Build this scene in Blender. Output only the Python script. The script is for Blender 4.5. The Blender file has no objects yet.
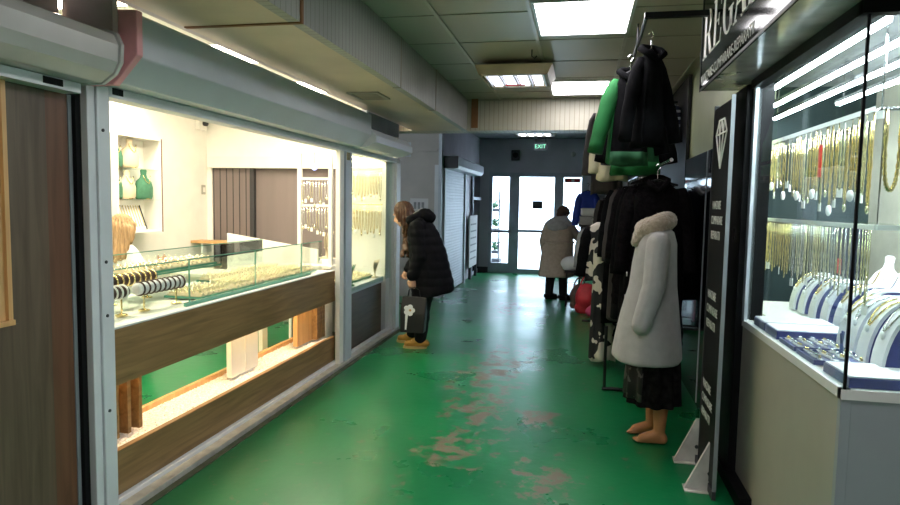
import bpy, bmesh, math, random
from mathutils import Vector, Matrix, Euler, noise
random.seed(7)
S = bpy.context.scene
COL = S.collection
PI = math.pi
S.view_settings.view_transform = 'Standard'
S.view_settings.look = 'None'
S.view_settings.gamma = 1.0
S.view_settings.exposure = 0.30
S.view_settings.use_curve_mapping = False

# ------------------------------------------------------------------ materials
def newmat(name):
    m = bpy.data.materials.new(name); m.use_nodes = True
    nt = m.node_tree; b = nt.nodes['Principled BSDF']
    return m, nt, b
def mat(name, col, rough=.5, metal=0., var=.12, scale=6., bump=0., bscale=60., stretch=(1,1,1), coat=0., spec=.5, trans=0., alpha=1., sheen=0., ior=1.45):
    m, nt, b = newmat(name); N = nt.nodes.new; L = nt.links.new
    tc = N('ShaderNodeTexCoord'); mp = N('ShaderNodeMapping'); mp.inputs['Scale'].default_value = stretch
    L(tc.outputs['Object'], mp.inputs['Vector'])
    nz = N('ShaderNodeTexNoise'); nz.inputs['Scale'].default_value = scale; nz.inputs['Detail'].default_value = 4
    L(mp.outputs['Vector'], nz.inputs['Vector'])
    cr = N('ShaderNodeValToRGB')
    lo = [max(0, c*(1-var)) for c in col]+[1]; hi = [min(1, c*(1+var)) for c in col]+[1]
    cr.color_ramp.elements[0].position = .3; cr.color_ramp.elements[1].position = .7
    cr.color_ramp.elements[0].color = lo; cr.color_ramp.elements[1].color = hi
    L(nz.outputs['Fac'], cr.inputs['Fac']); L(cr.outputs['Color'], b.inputs['Base Color'])
    b.inputs['Roughness'].default_value = rough; b.inputs['Metallic'].default_value = metal
    b.inputs['Specular IOR Level'].default_value = spec; b.inputs['IOR'].default_value = ior
    b.inputs['Coat Weight'].default_value = coat
    if sheen: b.inputs['Sheen Weight'].default_value = sheen
    if trans: b.inputs['Transmission Weight'].default_value = trans
    if bump:
        n2 = N('ShaderNodeTexNoise'); n2.inputs['Scale'].default_value = bscale; n2.inputs['Detail'].default_value = 3
        L(mp.outputs['Vector'], n2.inputs['Vector'])
        bp = N('ShaderNodeBump'); bp.inputs['Strength'].default_value = bump; bp.inputs['Distance'].default_value = .01
        L(n2.outputs['Fac'], bp.inputs['Height']); L(bp.outputs['Normal'], b.inputs['Normal'])
    return m
def emat(name, col, strength):
    m, nt, b = newmat(name)
    b.inputs['Base Color'].default_value = (.8,.8,.8,1)
    b.inputs['Emission Color'].default_value = (*col,1); b.inputs['Emission Strength'].default_value = strength
    return m
def glassmat(name, tint=(.93,1,.97), refl=.07, rough=.0):
    # thin architectural pane: clear with a fresnel-like mirror part
    m = bpy.data.materials.new(name); m.use_nodes = True; nt = m.node_tree; nt.nodes.clear()
    N = nt.nodes.new; L = nt.links.new
    o = N('ShaderNodeOutputMaterial'); mx = N('ShaderNodeMixShader'); t = N('ShaderNodeBsdfTransparent'); g = N('ShaderNodeBsdfGlossy')
    lw = N('ShaderNodeLayerWeight'); lw.inputs['Blend'].default_value = .12
    mr = N('ShaderNodeMapRange'); mr.inputs['To Min'].default_value = refl*.5; mr.inputs['To Max'].default_value = .55
    L(lw.outputs['Facing'], mr.inputs['Value'])
    pw = N('ShaderNodeMath'); pw.operation = 'POWER'; pw.inputs[1].default_value = 1.6
    L(mr.outputs['Result'], pw.inputs[0])
    t.inputs['Color'].default_value = (*tint,1); g.inputs['Roughness'].default_value = rough
    L(mr.outputs['Result'], mx.inputs['Fac']); L(t.outputs[0], mx.inputs[1]); L(g.outputs[0], mx.inputs[2]); L(mx.outputs[0], o.inputs['Surface'])
    return m
def woodmat(name, c1, c2, axis='Y', rough=.45, scale=3.):
    m, nt, b = newmat(name); N = nt.nodes.new; L = nt.links.new
    tc = N('ShaderNodeTexCoord'); mp = N('ShaderNodeMapping')
    sc = {'X':(.6,9,9),'Y':(9,.6,9),'Z':(9,9,.6)}[axis]
    mp.inputs['Scale'].default_value = sc; L(tc.outputs['Object'], mp.inputs['Vector'])
    nz = N('ShaderNodeTexNoise'); nz.inputs['Scale'].default_value = scale; nz.inputs['Detail'].default_value = 6; nz.inputs['Distortion'].default_value = .6
    L(mp.outputs['Vector'], nz.inputs['Vector'])
    cr = N('ShaderNodeValToRGB'); cr.color_ramp.elements[0].position=.32; cr.color_ramp.elements[1].position=.68
    cr.color_ramp.elements[0].color=(*c1,1); cr.color_ramp.elements[1].color=(*c2,1)
    L(nz.outputs['Fac'], cr.inputs['Fac']); L(cr.outputs['Color'], b.inputs['Base Color'])
    b.inputs['Roughness'].default_value = rough
    bp = N('ShaderNodeBump'); bp.inputs['Strength'].default_value=.08; L(nz.outputs['Fac'], bp.inputs['Height']); L(bp.outputs['Normal'], b.inputs['Normal'])
    return m
def flutemat(name, col, dark, axis, pitch):
    # ribbed metal cladding: narrow grooves plus grime patches
    m, nt, b = newmat(name); N = nt.nodes.new; L = nt.links.new
    tc = N('ShaderNodeTexCoord'); sp = N('ShaderNodeSeparateXYZ'); L(tc.outputs['Object'], sp.inputs[0])
    mul = N('ShaderNodeMath'); mul.operation='MULTIPLY'; mul.inputs[1].default_value = 1/pitch; L(sp.outputs[axis], mul.inputs[0])
    fr = N('ShaderNodeMath'); fr.operation='FRACT'; L(mul.outputs[0], fr.inputs[0])
    gr = N('ShaderNodeMath'); gr.operation='LESS_THAN'; gr.inputs[1].default_value=.12; L(fr.outputs[0], gr.inputs[0])
    nz = N('ShaderNodeTexNoise'); nz.inputs['Scale'].default_value=2.2; nz.inputs['Detail'].default_value=5; L(tc.outputs['Object'], nz.inputs['Vector'])
    cr = N('ShaderNodeValToRGB'); cr.color_ramp.elements[0].position=.35; cr.color_ramp.elements[1].position=.65
    cr.color_ramp.elements[0].color=(*[c*.78 for c in col],1); cr.color_ramp.elements[1].color=(*col,1); L(nz.outputs['Fac'], cr.inputs['Fac'])
    mx = N('ShaderNodeMix'); mx.data_type='RGBA'; L(gr.outputs[0], mx.inputs['Factor']); L(cr.outputs['Color'], mx.inputs['A']); mx.inputs['B'].default_value=(*dark,1)
    L(mx.outputs['Result'], b.inputs['Base Color']); b.inputs['Roughness'].default_value=.5; b.inputs['Metallic'].default_value=.0
    bp = N('ShaderNodeBump'); bp.inputs['Strength'].default_value=.5; bp.inputs['Distance'].default_value=.004; bp.invert=True
    L(gr.outputs[0], bp.inputs['Height']); L(bp.outputs['Normal'], b.inputs['Normal'])
    return m
def patchmat(name, c1, c2, scale=9, thr=.52, rough=.8):
    m, nt, b = newmat(name); N = nt.nodes.new; L = nt.links.new
    tc = N('ShaderNodeTexCoord'); nz = N('ShaderNodeTexNoise'); nz.inputs['Scale'].default_value=scale; nz.inputs['Detail'].default_value=2
    L(tc.outputs['Object'], nz.inputs['Vector']); cr = N('ShaderNodeValToRGB'); cr.color_ramp.interpolation='CONSTANT'
    cr.color_ramp.elements[0].color=(*c1,1); cr.color_ramp.elements[1].position=thr; cr.color_ramp.elements[1].color=(*c2,1)
    L(nz.outputs['Fac'], cr.inputs['Fac']); L(cr.outputs['Color'], b.inputs['Base Color']); b.inputs['Roughness'].default_value=rough
    return m
def stripemat(name, c1, c2, axis, pitch, duty=.5, rough=.7):
    m, nt, b = newmat(name); N = nt.nodes.new; L = nt.links.new
    tc = N('ShaderNodeTexCoord'); sp = N('ShaderNodeSeparateXYZ'); L(tc.outputs['Object'], sp.inputs[0])
    mul = N('ShaderNodeMath'); mul.operation='MULTIPLY'; mul.inputs[1].default_value=1/pitch; L(sp.outputs[axis], mul.inputs[0])
    fr = N('ShaderNodeMath'); fr.operation='FRACT'; L(mul.outputs[0], fr.inputs[0])
    gr = N('ShaderNodeMath'); gr.operation='LESS_THAN'; gr.inputs[1].default_value=duty; L(fr.outputs[0], gr.inputs[0])
    mx = N('ShaderNodeMix'); mx.data_type='RGBA'; L(gr.outputs[0], mx.inputs['Factor']); mx.inputs['A'].default_value=(*c1,1); mx.inputs['B'].default_value=(*c2,1)
    L(mx.outputs['Result'], b.inputs['Base Color']); b.inputs['Roughness'].default_value=rough
    return m
def floormat():
    m, nt, b = newmat('green epoxy floor'); N = nt.nodes.new; L = nt.links.new
    tc = N('ShaderNodeTexCoord')
    nz = N('ShaderNodeTexNoise'); nz.inputs['Scale'].default_value=1.3; nz.inputs['Detail'].default_value=5; L(tc.outputs['Object'], nz.inputs['Vector'])
    cr = N('ShaderNodeValToRGB'); cr.color_ramp.elements[0].position=.3; cr.color_ramp.elements[1].position=.7
    cr.color_ramp.elements[0].color=(.003,.125,.040,1); cr.color_ramp.elements[1].color=(.006,.17,.055,1); L(nz.outputs['Fac'], cr.inputs['Fac'])
    # worn, scuffed spots where the paint has gone
    wn = N('ShaderNodeTexNoise'); wn.inputs['Scale'].default_value=8.; wn.inputs['Detail'].default_value=7; wn.inputs['Roughness'].default_value=.68; L(tc.outputs['Object'], wn.inputs['Vector'])
    acc = None
    for (x,y,r,sy) in ((-.75,5.9,.55,1.7),(-.68,4.75,.42,.9),(-.75,3.9,.42,.5),(-.15,3.55,.3,.4),(-.25,4.6,.28,.5),(-1.0,9.5,.4,1.2)):
        mp = N('ShaderNodeMapping'); mp.inputs['Location'].default_value=(-x/r,-y/sy,0); mp.inputs['Scale'].default_value=(1/r,1/sy,0)
        L(tc.outputs['Object'], mp.inputs['Vector']); ln = N('ShaderNodeVectorMath'); ln.operation='LENGTH'; L(mp.outputs[0], ln.inputs[0])
        mr = N('ShaderNodeMapRange'); mr.inputs['From Min'].default_value=1.0; mr.inputs['From Max'].default_value=.0; mr.inputs['To Max'].default_value=.20; L(ln.outputs['Value'], mr.inputs['Value'])
        if acc is None: acc = mr.outputs['Result']
        else:
            a = N('ShaderNodeMath'); a.operation='MAXIMUM'; L(acc, a.inputs[0]); L(mr.outputs['Result'], a.inputs[1]); acc = a.outputs[0]
    ad = N('ShaderNodeMath'); ad.operation='ADD'; L(wn.outputs['Fac'], ad.inputs[0]); L(acc, ad.inputs[1])
    th = N('ShaderNodeMapRange'); th.inputs['From Min'].default_value=.60; th.inputs['From Max'].default_value=.70; L(ad.outputs[0], th.inputs['Value'])
    mx = N('ShaderNodeMix'); mx.data_type='RGBA'; L(th.outputs['Result'], mx.inputs['Factor']); L(cr.outputs['Color'], mx.inputs['A']); mx.inputs['B'].default_value=(.15,.12,.085,1)
    L(mx.outputs['Result'], b.inputs['Base Color'])
    rr = N('ShaderNodeMapRange'); rr.inputs['To Min'].default_value=.18; rr.inputs['To Max'].default_value=.42; L(nz.outputs['Fac'], rr.inputs['Value'])
    rx = N('ShaderNodeMath'); rx.operation='MAXIMUM'; L(rr.outputs['Result'], rx.inputs[0])
    r2 = N('ShaderNodeMath'); r2.operation='MULTIPLY'; r2.inputs[1].default_value=.45; L(th.outputs['Result'], r2.inputs[0]); L(r2.outputs[0], rx.inputs[1])
    L(rx.outputs[0], b.inputs['Roughness'])
    b.inputs['Specular IOR Level'].default_value=.36
    n3 = N('ShaderNodeTexNoise'); n3.inputs['Scale'].default_value=14; L(tc.outputs['Object'], n3.inputs['Vector'])
    bp = N('ShaderNodeBump'); bp.inputs['Strength'].default_value=.06; bp.inputs['Distance'].default_value=.02; L(n3.outputs['Fac'], bp.inputs['Height']); L(bp.outputs['Normal'], b.inputs['Normal'])
    return m

M = dict(
 floor=floormat(),
 ceil=mat('painted metal ceiling', (.44,.41,.345), .38, .0, .10, 1.5, stretch=(1,.3,1)),
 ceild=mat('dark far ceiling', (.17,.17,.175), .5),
 seam=mat('dark ceiling seam', (.33,.31,.26), .6),
 tbar=mat('ceiling rail', (.50,.48,.42), .35, .3),
 soff=flutemat('ribbed soffit', (.37,.38,.36), (.19,.19,.175), 'Y', .055),
 soffb=mat('soffit underside', (.50,.42,.29), .42, .0, .12, 2.),
 beam=flutemat('ribbed beam', (.50,.47,.385), (.27,.25,.20), 'X', .055),
 rust=mat('rusty joint', (.22,.10,.04), .7),
 wall=mat('white shop wall', (.86,.84,.78), .7, 0, .03),
 wallg=mat('grey painted wall', (.46,.42,.39), .65, 0, .08, 3),
 wallo=mat('olive upper wall', (.40,.44,.26), .45, 0, .12, 2),
 walld=mat('dark entrance wall', (.54,.50,.57), .55, 0, .1, 2),
 mauve=mat('mauve wall', (.50,.42,.41), .6),
 alu=mat('grey aluminium frame', (.52,.56,.62), .42, .1, .06),
 aluw=mat('pale aluminium frame', (.66,.68,.71), .4, .1, .05),
 box=mat('grey shutter housing', (.58,.62,.71), .40, .05, .05, 3),
 boxd=mat('dark grey housing', (.2,.22,.24), .5),
 box1=mat('mauve grey shutter housing', (.64,.62,.63), .25, .1, .05),
 pink=mat('pink end plate', (.95,.43,.48), .5, 0, .10, 8),
 black=mat('black frame', (.008,.008,.009), .45, spec=.12),
 blackgl=mat('black gloss panel', (.010,.012,.018), .08, 0, .1, coat=.3),
 wood=woodmat('walnut counter wood', (.17,.095,.036), (.31,.185,.078), 'Y'),
 woodv=woodmat('grey brown wall wood', (.078,.053,.034), (.135,.094,.062), 'Z'),
 woodr=woodmat('reddish wood reveal', (.10,.042,.022), (.155,.068,.036), 'Z'),
 woodd=woodmat('dark counter wood', (.06,.038,.025), (.12,.08,.055), 'Y'),
 woodl=woodmat('light oak', (.55,.30,.12), (.68,.40,.17), 'Z'),
 sill=mat('scuffed metal sill', (.45,.44,.40), .4, .3, .2, 12),
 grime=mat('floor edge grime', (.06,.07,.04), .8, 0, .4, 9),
 white=mat('white laminate', (.82,.80,.74), .45, 0, .03),
 cab=mat('cream cabinet laminate', (.42,.405,.345), .3, 0, .04),
 cabg=mat('grey cabinet laminate', (.35,.385,.425), .35, 0, .04),
 edgew=mat('white counter edge', (.80,.80,.80), .3, 0, .02),
 gravel=mat('white gravel', (.88,.85,.80), .8, 0, .35, 90, bump=.6, bscale=110),
 glass=glassmat('clear glass', refl=.035), glasst=glassmat('tinted glass', (.93,.98,.955), .08),
 darkrefl=glassmat('dark reflection glass', (.42,.42,.44), .10),  # tint that paints a dark reflection into clear glass
 gedge=mat('green glass edge', (.10,.30,.22), .15, 0, .1),
 glassd=glassmat('door glass', (.9,.95,.97), .04),
 amber=mat('amber backing', (.62,.38,.16), .6),
 gold=mat('gold', (.92,.72,.36), .25, 1., .15, 200),
 goldp=mat('pale gold', (.96,.86,.62), .25, 1., .15, 200),
 silver=mat('silver', (.80,.80,.82), .2, 1., .1, 200),
 steel=mat('chrome rail', (.60,.60,.62), .18, 1.),
 navy=mat('navy velvet', (.035,.045,.20), .75, 0, .15, 20, sheen=.4),
 vel=mat('white velvet', (.80,.79,.84), .8, 0, .04),
 cream=mat('cream velvet', (.62,.52,.36), .8, 0, .05),
 greenv=mat('green velvet', (.05,.17,.10), .75, 0, .15, 20),
 brownv=mat('brown leather roll', (.06,.03,.025), .5),
 tag=mat('white price tag', (.85,.85,.85), .6, 0, .02),
 red2=mat('red brown', (.28,.07,.05), .5),
 red=mat('red tag', (.65,.04,.03), .5),
 teal=mat('teal backing', (.03,.05,.055), .3, 0, .15, 3),
 tealbg=mat('grey beige wall', (.42,.40,.35), .6),
 showceil=mat('showcase ceiling', (.30,.31,.33), .8, spec=.2),
 sign=mat('black sign face', (.004,.007,.005), .10, 0, .2, spec=.08),
 marble=mat('grey marble soffit', (.32,.30,.29), .14, 0, .35, 5, coat=.3),
 letter=mat('white sign letters', (.93,.93,.91), .6, 0, .02),
 letters=mat('grey sign letters', (.62,.64,.61), .6, 0, .05),
 blind=mat('taupe panel', (.19,.155,.15), .5, 0, .08, 3, stretch=(3,3,.2)),
 slat=mat('white roller shutter', (.62,.66,.74), .4, 0, .04),
 doorf=mat('grey door frame', (.40,.42,.50), .4, .1),
 paper=mat('paper notice', (.62,.60,.60), .8, 0, .03),
 papert=mat('printed grey text', (.25,.25,.26), .8),
 skin=mat('skin', (.56,.31,.21), .5, 0, .06),
 mskin=mat('mannequin skin', (.46,.21,.09), .45, 0, .05),
 hairb=mat('brown hair', (.085,.032,.012), .4, 0, .5, 60, bump=.5, bscale=90, stretch=(1,1,.12)),
 hairy=mat('blond hair', (.36,.23,.11), .5, 0, .4, 60, bump=.5, bscale=90, stretch=(1,1,.12)),
 coatb=mat('black puffer fabric', (.007,.007,.009), .7, 0, .2, 20, bump=.15, spec=.10),
 trous=mat('black trousers', (.010,.010,.012), .8, spec=.2),
 tan=mat('tan suede', (.40,.20,.035), .75, 0, .12, 20),
 sole=mat('pale sole', (.50,.34,.14), .6),
 bag=mat('black paper bag', (.010,.010,.012), .45),
 beige=mat('beige wool', (.45,.36,.29), .85, 0, .1, 25, bump=.2, bscale=150, sheen=.2),
 scarf=mat('pale grey hood', (.42,.40,.41), .85, 0, .1, 20, bump=.25),
 hat=mat('brown hat', (.085,.045,.03), .8, 0, .15, 30, bump=.3),
 navyc=mat('navy cloth', (.012,.018,.04), .7),
 offw=mat('off white wool coat', (.39,.38,.385), .85, 0, .06, 20, bump=.25, bscale=180, sheen=.25),
 fur=mat('beige fur collar', (.42,.34,.27), .95, 0, .2, 40, bump=1., bscale=90, sheen=.5),
 blk=mat('black cloth', (.007,.007,.008), .95, 0, .3, 15, bump=.2, bscale=60, spec=.04),
 blkfur=mat('black fur', (.007,.006,.007), .95, 0, .4, 40, bump=.8, bscale=70, spec=.05),
 tulle=mat('dark tulle', (.010,.009,.009), .95, 0, .6, 25, spec=.05),
 flor=patchmat('grey and black print', (.010,.010,.010), (.085,.078,.074), 11, .58),
 bw=patchmat('black and white print', (.010,.010,.012), (.60,.55,.48), 6, .52),
 green=mat('bright green fabric', (.004,.115,.024), .85, 0, .15, 10, bump=.15),
 dgreen=mat('dark green fabric', (.012,.09,.035), .8, 0, .2, 10),
 creamc=mat('cream fabric', (.66,.60,.43), .85, 0, .06, 10, bump=.2),
 greyc=mat('grey brown fabric', (.045,.038,.04), .9, 0, .15, 10),
 lgrey=mat('light grey fabric', (.36,.35,.36), .85, 0, .12, 10),
 blue=mat('royal blue fabric', (.02,.05,.35), .7, 0, .12, 10),
 whitef=mat('white plastic', (.72,.72,.75), .45, 0, .05, 10, bump=.15, bscale=20),
 lime=mat('lime fabric', (.42,.45,.03), .6),
 redb=mat('red bag', (.55,.03,.045), .5, 0, .2, 8, bump=.2, bscale=15),
 pinkb=mat('raspberry bag', (.60,.05,.14), .5),
 brownb=mat('brown bag', (.12,.075,.065), .6),
 stripe=stripemat('blue and white stripes', (.03,.04,.08), (.55,.60,.70), 'Z', .07, .38),
 iron=mat('black iron rail', (.02,.02,.022), .4, .6),
 conc=mat('white painted bracket', (.55,.53,.50), .7, 0, .15, 12),
 bluedisc=emat('emissive blue disc', (.10,.22,1.), .9),
 asphalt=mat('outdoor paving', (.50,.50,.50), .8),
 facade=mat('pale facade', (.75,.78,.82), .8),
 leaf=mat('green leaves', (.04,.12,.05), .6, 0, .4, 30),
 planter=mat('dark planter', (.05,.05,.06), .6),
 dark=mat('dark plastic', (.04,.04,.045), .5),
 exitg=emat('exit sign green', (.02,.75,.30), 1.2),
 L_panel=emat('ceiling panel glow', (1.,.965,.985), 13.),
 L_tube=emat('violet white tube glow', (.78,.80,1.), 2.2),
 L_tubefar=emat('far tube glow', (.78,.84,1.), 5.),
 L_show=emat('showcase tube glow', (.88,.92,1.), 95.),
 L_shop=emat('warm shop panel glow', (1.,.87,.66), 35.),
 L_shop2=emat('warm window strip glow', (1.,.80,.50), 30.),
 L_led=emat('warm led strip glow', (1.,.68,.34), 45.),
 L_niche=emat('warm niche lamp glow', (1.,.65,.28), 5.),
)

# ------------------------------------------------------------------ mesh helpers
class MB:
    def __init__(s): s.v=[]; s.f=[]
    def add(s, vs, fs):
        o=len(s.v); s.v += [tuple(p) for p in vs]; s.f += [tuple(i+o for i in f) for f in fs]; return s
    def box(s, x0,x1,y0,y1,z0,z1, mtx=None):
        vs=[Vector((x,y,z)) for x in (x0,x1) for y in (y0,y1) for z in (z0,z1)]
        if mtx: vs=[mtx@v for v in vs]
        return s.add(vs, [(0,1,3,2),(4,6,7,5),(0,4,5,1),(2,3,7,6),(0,2,6,4),(1,5,7,3)])
    def prism(s, poly, ax, a, b):
        # polygon in the two other axes (cyclic order), extruded along ax
        def P(u,v,w): return {'X':(w,u,v),'Y':(u,w,v),'Z':(u,v,w)}[ax]
        n=len(poly); vs=[P(u,v,a) for u,v in poly]+[P(u,v,b) for u,v in poly]
        return s.add(vs, [tuple(range(n))[::-1], tuple(range(n,2*n))]+[(i,(i+1)%n,n+(i+1)%n,n+i) for i in range(n)])
    def loft(s, rings, cap=True, closed=False):
        n=len(rings[0]); vs=[p for r in rings for p in r]; fs=[]
        m=len(rings)
        for k in range(m if closed else m-1):
            k2=(k+1)%m
            for i in range(n): fs.append((k*n+i,k*n+(i+1)%n,k2*n+(i+1)%n,k2*n+i))
        if cap and not closed: fs.append(tuple(range(n))[::-1]); fs.append(tuple(range((m-1)*n,m*n)))
        return s.add(vs,fs)
    def tube(s, pts, r, n=8, closed=False, cap=True):
        pts=[Vector(p) for p in pts]; m=len(pts); rs=r if isinstance(r,(list,tuple)) else [r]*m
        rings=[]; up=Vector((0,0,1))
        t0=(pts[1]-pts[0]).normalized()
        if abs(t0.dot(up))>.95: up=Vector((1,0,0))
        u=t0.cross(up).normalized()
        for k,p in enumerate(pts):
            if closed: t=(pts[(k+1)%m]-pts[k-1])
            else: t=pts[min(k+1,m-1)]-pts[max(k-1,0)]
            t=t.normalized() if t.length>1e-9 else t0
            u=(u-t*u.dot(t)); u=u.normalized() if u.length>1e-6 else t.orthogonal().normalized()
            w=t.cross(u)
            rings.append([p+(u*math.cos(2*PI*i/n)+w*math.sin(2*PI*i/n))*rs[k] for i in range(n)])
        return s.loft(rings, cap, closed)
    def lathe(s, prof, n=20, c=(0,0,0), ax='Z'):
        rings=[]
        for r,h in prof:
            ring=[]
            for i in range(n):
                a=2*PI*i/n; q={'Z':(r*math.cos(a),r*math.sin(a),h),'Y':(r*math.sin(a),h,r*math.cos(a)),'X':(h,r*math.cos(a),r*math.sin(a))}[ax]
                ring.append((c[0]+q[0],c[1]+q[1],c[2]+q[2]))
            rings.append(ring)
        return s.loft(rings)
    def ell(s, c, r, rot=None, nu=16, nv=10):
        c=Vector(c); R=Euler(rot).to_matrix() if rot else Matrix.Identity(3); rings=[]
        for j in range(1,nv):
            t=PI*j/nv; rings.append([c+R@Vector((r[0]*math.sin(t)*math.cos(2*PI*i/nu), r[1]*math.sin(t)*math.sin(2*PI*i/nu), -r[2]*math.cos(t))) for i in range(nu)])
        o=len(s.v); s.loft(rings, cap=False)
        a=len(s.v); s.v += [tuple(c+R@Vector((0,0,-r[2]))), tuple(c+R@Vector((0,0,r[2])))]
        for i in range(nu):
            s.f.append((a, o+(i+1)%nu, o+i)); e=o+(nv-2)*nu; s.f.append((a+1, e+i, e+(i+1)%nu))
        return s
    def cap(s, p0, p1, r0, r1, n=12):
        p0=Vector(p0); p1=Vector(p1); d=p1-p0; L=d.length; t=d.normalized(); pts=[];rs=[]
        for a in (-.98,-.7,-.35,0): pts.append(p0+t*r0*a); rs.append(r0*math.sqrt(max(1-a*a,.02)))
        for a in (0,.35,.7,.98): pts.append(p1+t*r1*a); rs.append(r1*math.sqrt(max(1-a*a,.02)))
        return s.tube(pts, rs, n)
    def mesh(s, name, smooth=False, fixn=True):
        me=bpy.data.meshes.new(name); me.from_pydata(s.v,[],s.f); me.update()
        if fixn:
            bm=bmesh.new(); bm.from_mesh(me); bmesh.ops.recalc_face_normals(bm, faces=bm.faces); bm.to_mesh(me); bm.free()
        if smooth:
            for p in me.polygons: p.use_smooth=True
        return me
    def obj(s, name, m, parent=None, smooth=False, bev=0, loc=None):
        me=s.mesh(name, smooth); return link(name, me, m, parent, bev, loc)
def link(name, me, m, parent=None, bev=0, loc=None):
    o=bpy.data.objects.new(name, me); COL.objects.link(o)
    if m: me.materials.append(m)
    if parent: o.parent=parent
    if loc: o.location=loc
    if bev:
        b=o.modifiers.new('bevel','BEVEL'); b.width=bev; b.segments=2; b.limit_method='ANGLE'
    return o
def tag(o, label, cat, group=None, kind=None):
    o['label']=label; o['category']=cat
    if group: o['group']=group
    if kind: o['kind']=kind
    return o
def thing(name, label, cat, loc=(0,0,0), rz=0, group=None):
    e=bpy.data.objects.new(name,None); COL.objects.link(e); e.location=loc; e.rotation_euler=(0,0,rz); e.empty_display_size=.1
    return tag(e,label,cat,group)
def struct(o):
    o['kind']='structure'; return o
def sbox(name, m, x0,x1,y0,y1,z0,z1, parent=None, bev=0):
    o=MB().box(x0,x1,y0,y1,z0,z1).obj(name,m,parent,bev=bev)
    if parent is None: struct(o)
    return o
def bx(name, m, parent, x0,x1,y0,y1,z0,z1, bev=0):
    return MB().box(x0,x1,y0,y1,z0,z1).obj(name,m,parent,bev=bev)
def blob(name, mb, m, parent=None, voxel=.012, smooth=2, disp=None):
    # unite overlapping closed shapes into ONE continuous skin
    me=mb.mesh('t'); o=bpy.data.objects.new('t',me); COL.objects.link(o)
    r=o.modifiers.new('r','REMESH'); r.mode='VOXEL'; r.voxel_size=voxel
    if smooth:
        sm=o.modifiers.new('s','SMOOTH'); sm.factor=.5; sm.iterations=smooth
    dg=bpy.context.evaluated_depsgraph_get(); me2=bpy.data.meshes.new_from_object(o.evaluated_get(dg))
    bpy.data.objects.remove(o); bpy.data.meshes.remove(me)
    me2.name=name
    if disp:
        ns=[v.normal.copy() for v in me2.vertices]
        for v,n in zip(me2.vertices,ns): v.co += disp(v.co.copy(), n)
        me2.update()
    me2.materials.clear()
    for p in me2.polygons: p.use_smooth=True
    return link(name, me2, m, parent)
def furry(a, s):
    return lambda co,n: n*(a*noise.noise(co*s)+a*.5*noise.noise(co*s*2.3))
def copytree(o, parent=None):
    c=o.copy(); COL.objects.link(c)
    if parent: c.parent=parent
    for ch in o.children: copytree(ch,c)
    return c
def text(name, s, size, m, parent, origin, xd, yd, ext=.002, align='LEFT', sx=1.):
    cu=bpy.data.curves.new('t','FONT'); cu.body=s; cu.size=size; cu.extrude=ext; cu.align_x=align
    o=bpy.data.objects.new('t',cu); COL.objects.link(o)
    dg=bpy.context.evaluated_depsgraph_get(); dg.update(); me=bpy.data.meshes.new_from_object(o.evaluated_get(dg))
    bpy.data.objects.remove(o)
    xd=Vector(xd)*sx; yd=Vector(yd); zd=Vector(xd).normalized().cross(yd.normalized()); O=Vector(origin)
    for v in me.vertices: v.co = O+xd*v.co.x+yd*v.co.y+zd*v.co.z
    me.materials.clear(); me.update()
    return link(name, me, m, parent)
ORD=['first','second','third','fourth','fifth','sixth','seventh','eighth','ninth','tenth','eleventh','twelfth','thirteenth','fourteenth','fifteenth','sixteenth','seventeenth','eighteenth','nineteenth','twentieth']

# ------------------------------------------------------------------ camera
cd=bpy.data.cameras.new('camera'); cam=bpy.data.objects.new('camera',cd); COL.objects.link(cam); S.camera=cam
F=640.; vy=Vector((581-450,205-252.5,F)).normalized(); rl=math.radians(1.0)
up=Vector((math.sin(rl),-math.cos(rl),0)); up.z=-(up.x*vy.x+up.y*vy.y)/vy.z; up.normalize(); vx=vy.cross(up)
if vx.x<0: vx=-vx
R=Matrix(((vx.x,-vx.y,-vx.z),(vy.x,-vy.y,-vy.z),(up.x,-up.y,-up.z)))
cam.matrix_world=Matrix.Translation((0,0,1.55))@R.to_4x4()
cd.sensor_width=36; cd.lens=F/900*36; cd.clip_start=.05; cd.clip_end=200

# ------------------------------------------------------------------ world
w=bpy.data.worlds.new('World'); S.world=w; w.use_nodes=True
bgn=w.node_tree.nodes['Background']; bgn.inputs['Color'].default_value=(.76,.88,1.,1); bgn.inputs['Strength'].default_value=9.
# ================================================================== SETTING
sbox('floor', M['floor'], -5.0,2.4,-3,14.45,-.1,0)
sbox('ground_outside', M['asphalt'], -14,10,14.45,40,-.16,-.06)
# corridor ceiling with its rails and seams
sbox('ceiling', M['ceil'], -1.36,2.4,-3,7.6,2.78,2.9)
for k,x in enumerate((-.97,-.36,.28,.9)): sbox('trim_%d'%(k+1), M['tbar'], x-.012,x+.012,-3,7.6,2.770,2.782)
sm=MB()
for k in range(14):
    y=-2.4+.735*k
    sm.box(-1.36,1.0,y-.004,y+.004,2.776,2.781)
struct(sm.obj('trim_5',M['seam']))
# ventilation soffit on the left, and the cross beam
so=MB().box(-1.42,-1.36,-3,7.6,2.41,2.9); struct(so.obj('trim_6',M['soff']))
sbox('trim_7', M['soffb'], -1.99,-1.42,-3,7.6,2.41,2.44)
sbox('trim_8', M['wallg'], -2.03,-1.99,2.44,7.6,2.41,2.95)
sbox('wall_left_return', M['mauve'], -2.24,-1.99,2.46,2.492,2.2,2.72)
sbox('ceiling_near', M['soffb'], -2.36,-1.42,-3,2.44,2.44,2.5)
sbox('trim_9', M['rust'], -1.985,-1.352,2.96,2.985,2.404,2.79)
sbox('trim_10', M['seam'], -1.42,-1.354,4.72,4.732,2.405,2.78)
sbox('trim_11', M['seam'], -1.42,-1.354,5.9,5.912,2.405,2.78)
sbox('beam', M['beam'], -2.4,2.4,7.6,7.9,2.41,2.98)
sbox('trim_12', M['rust'], -1.31,-1.23,7.592,7.6,2.44,2.78)
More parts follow.
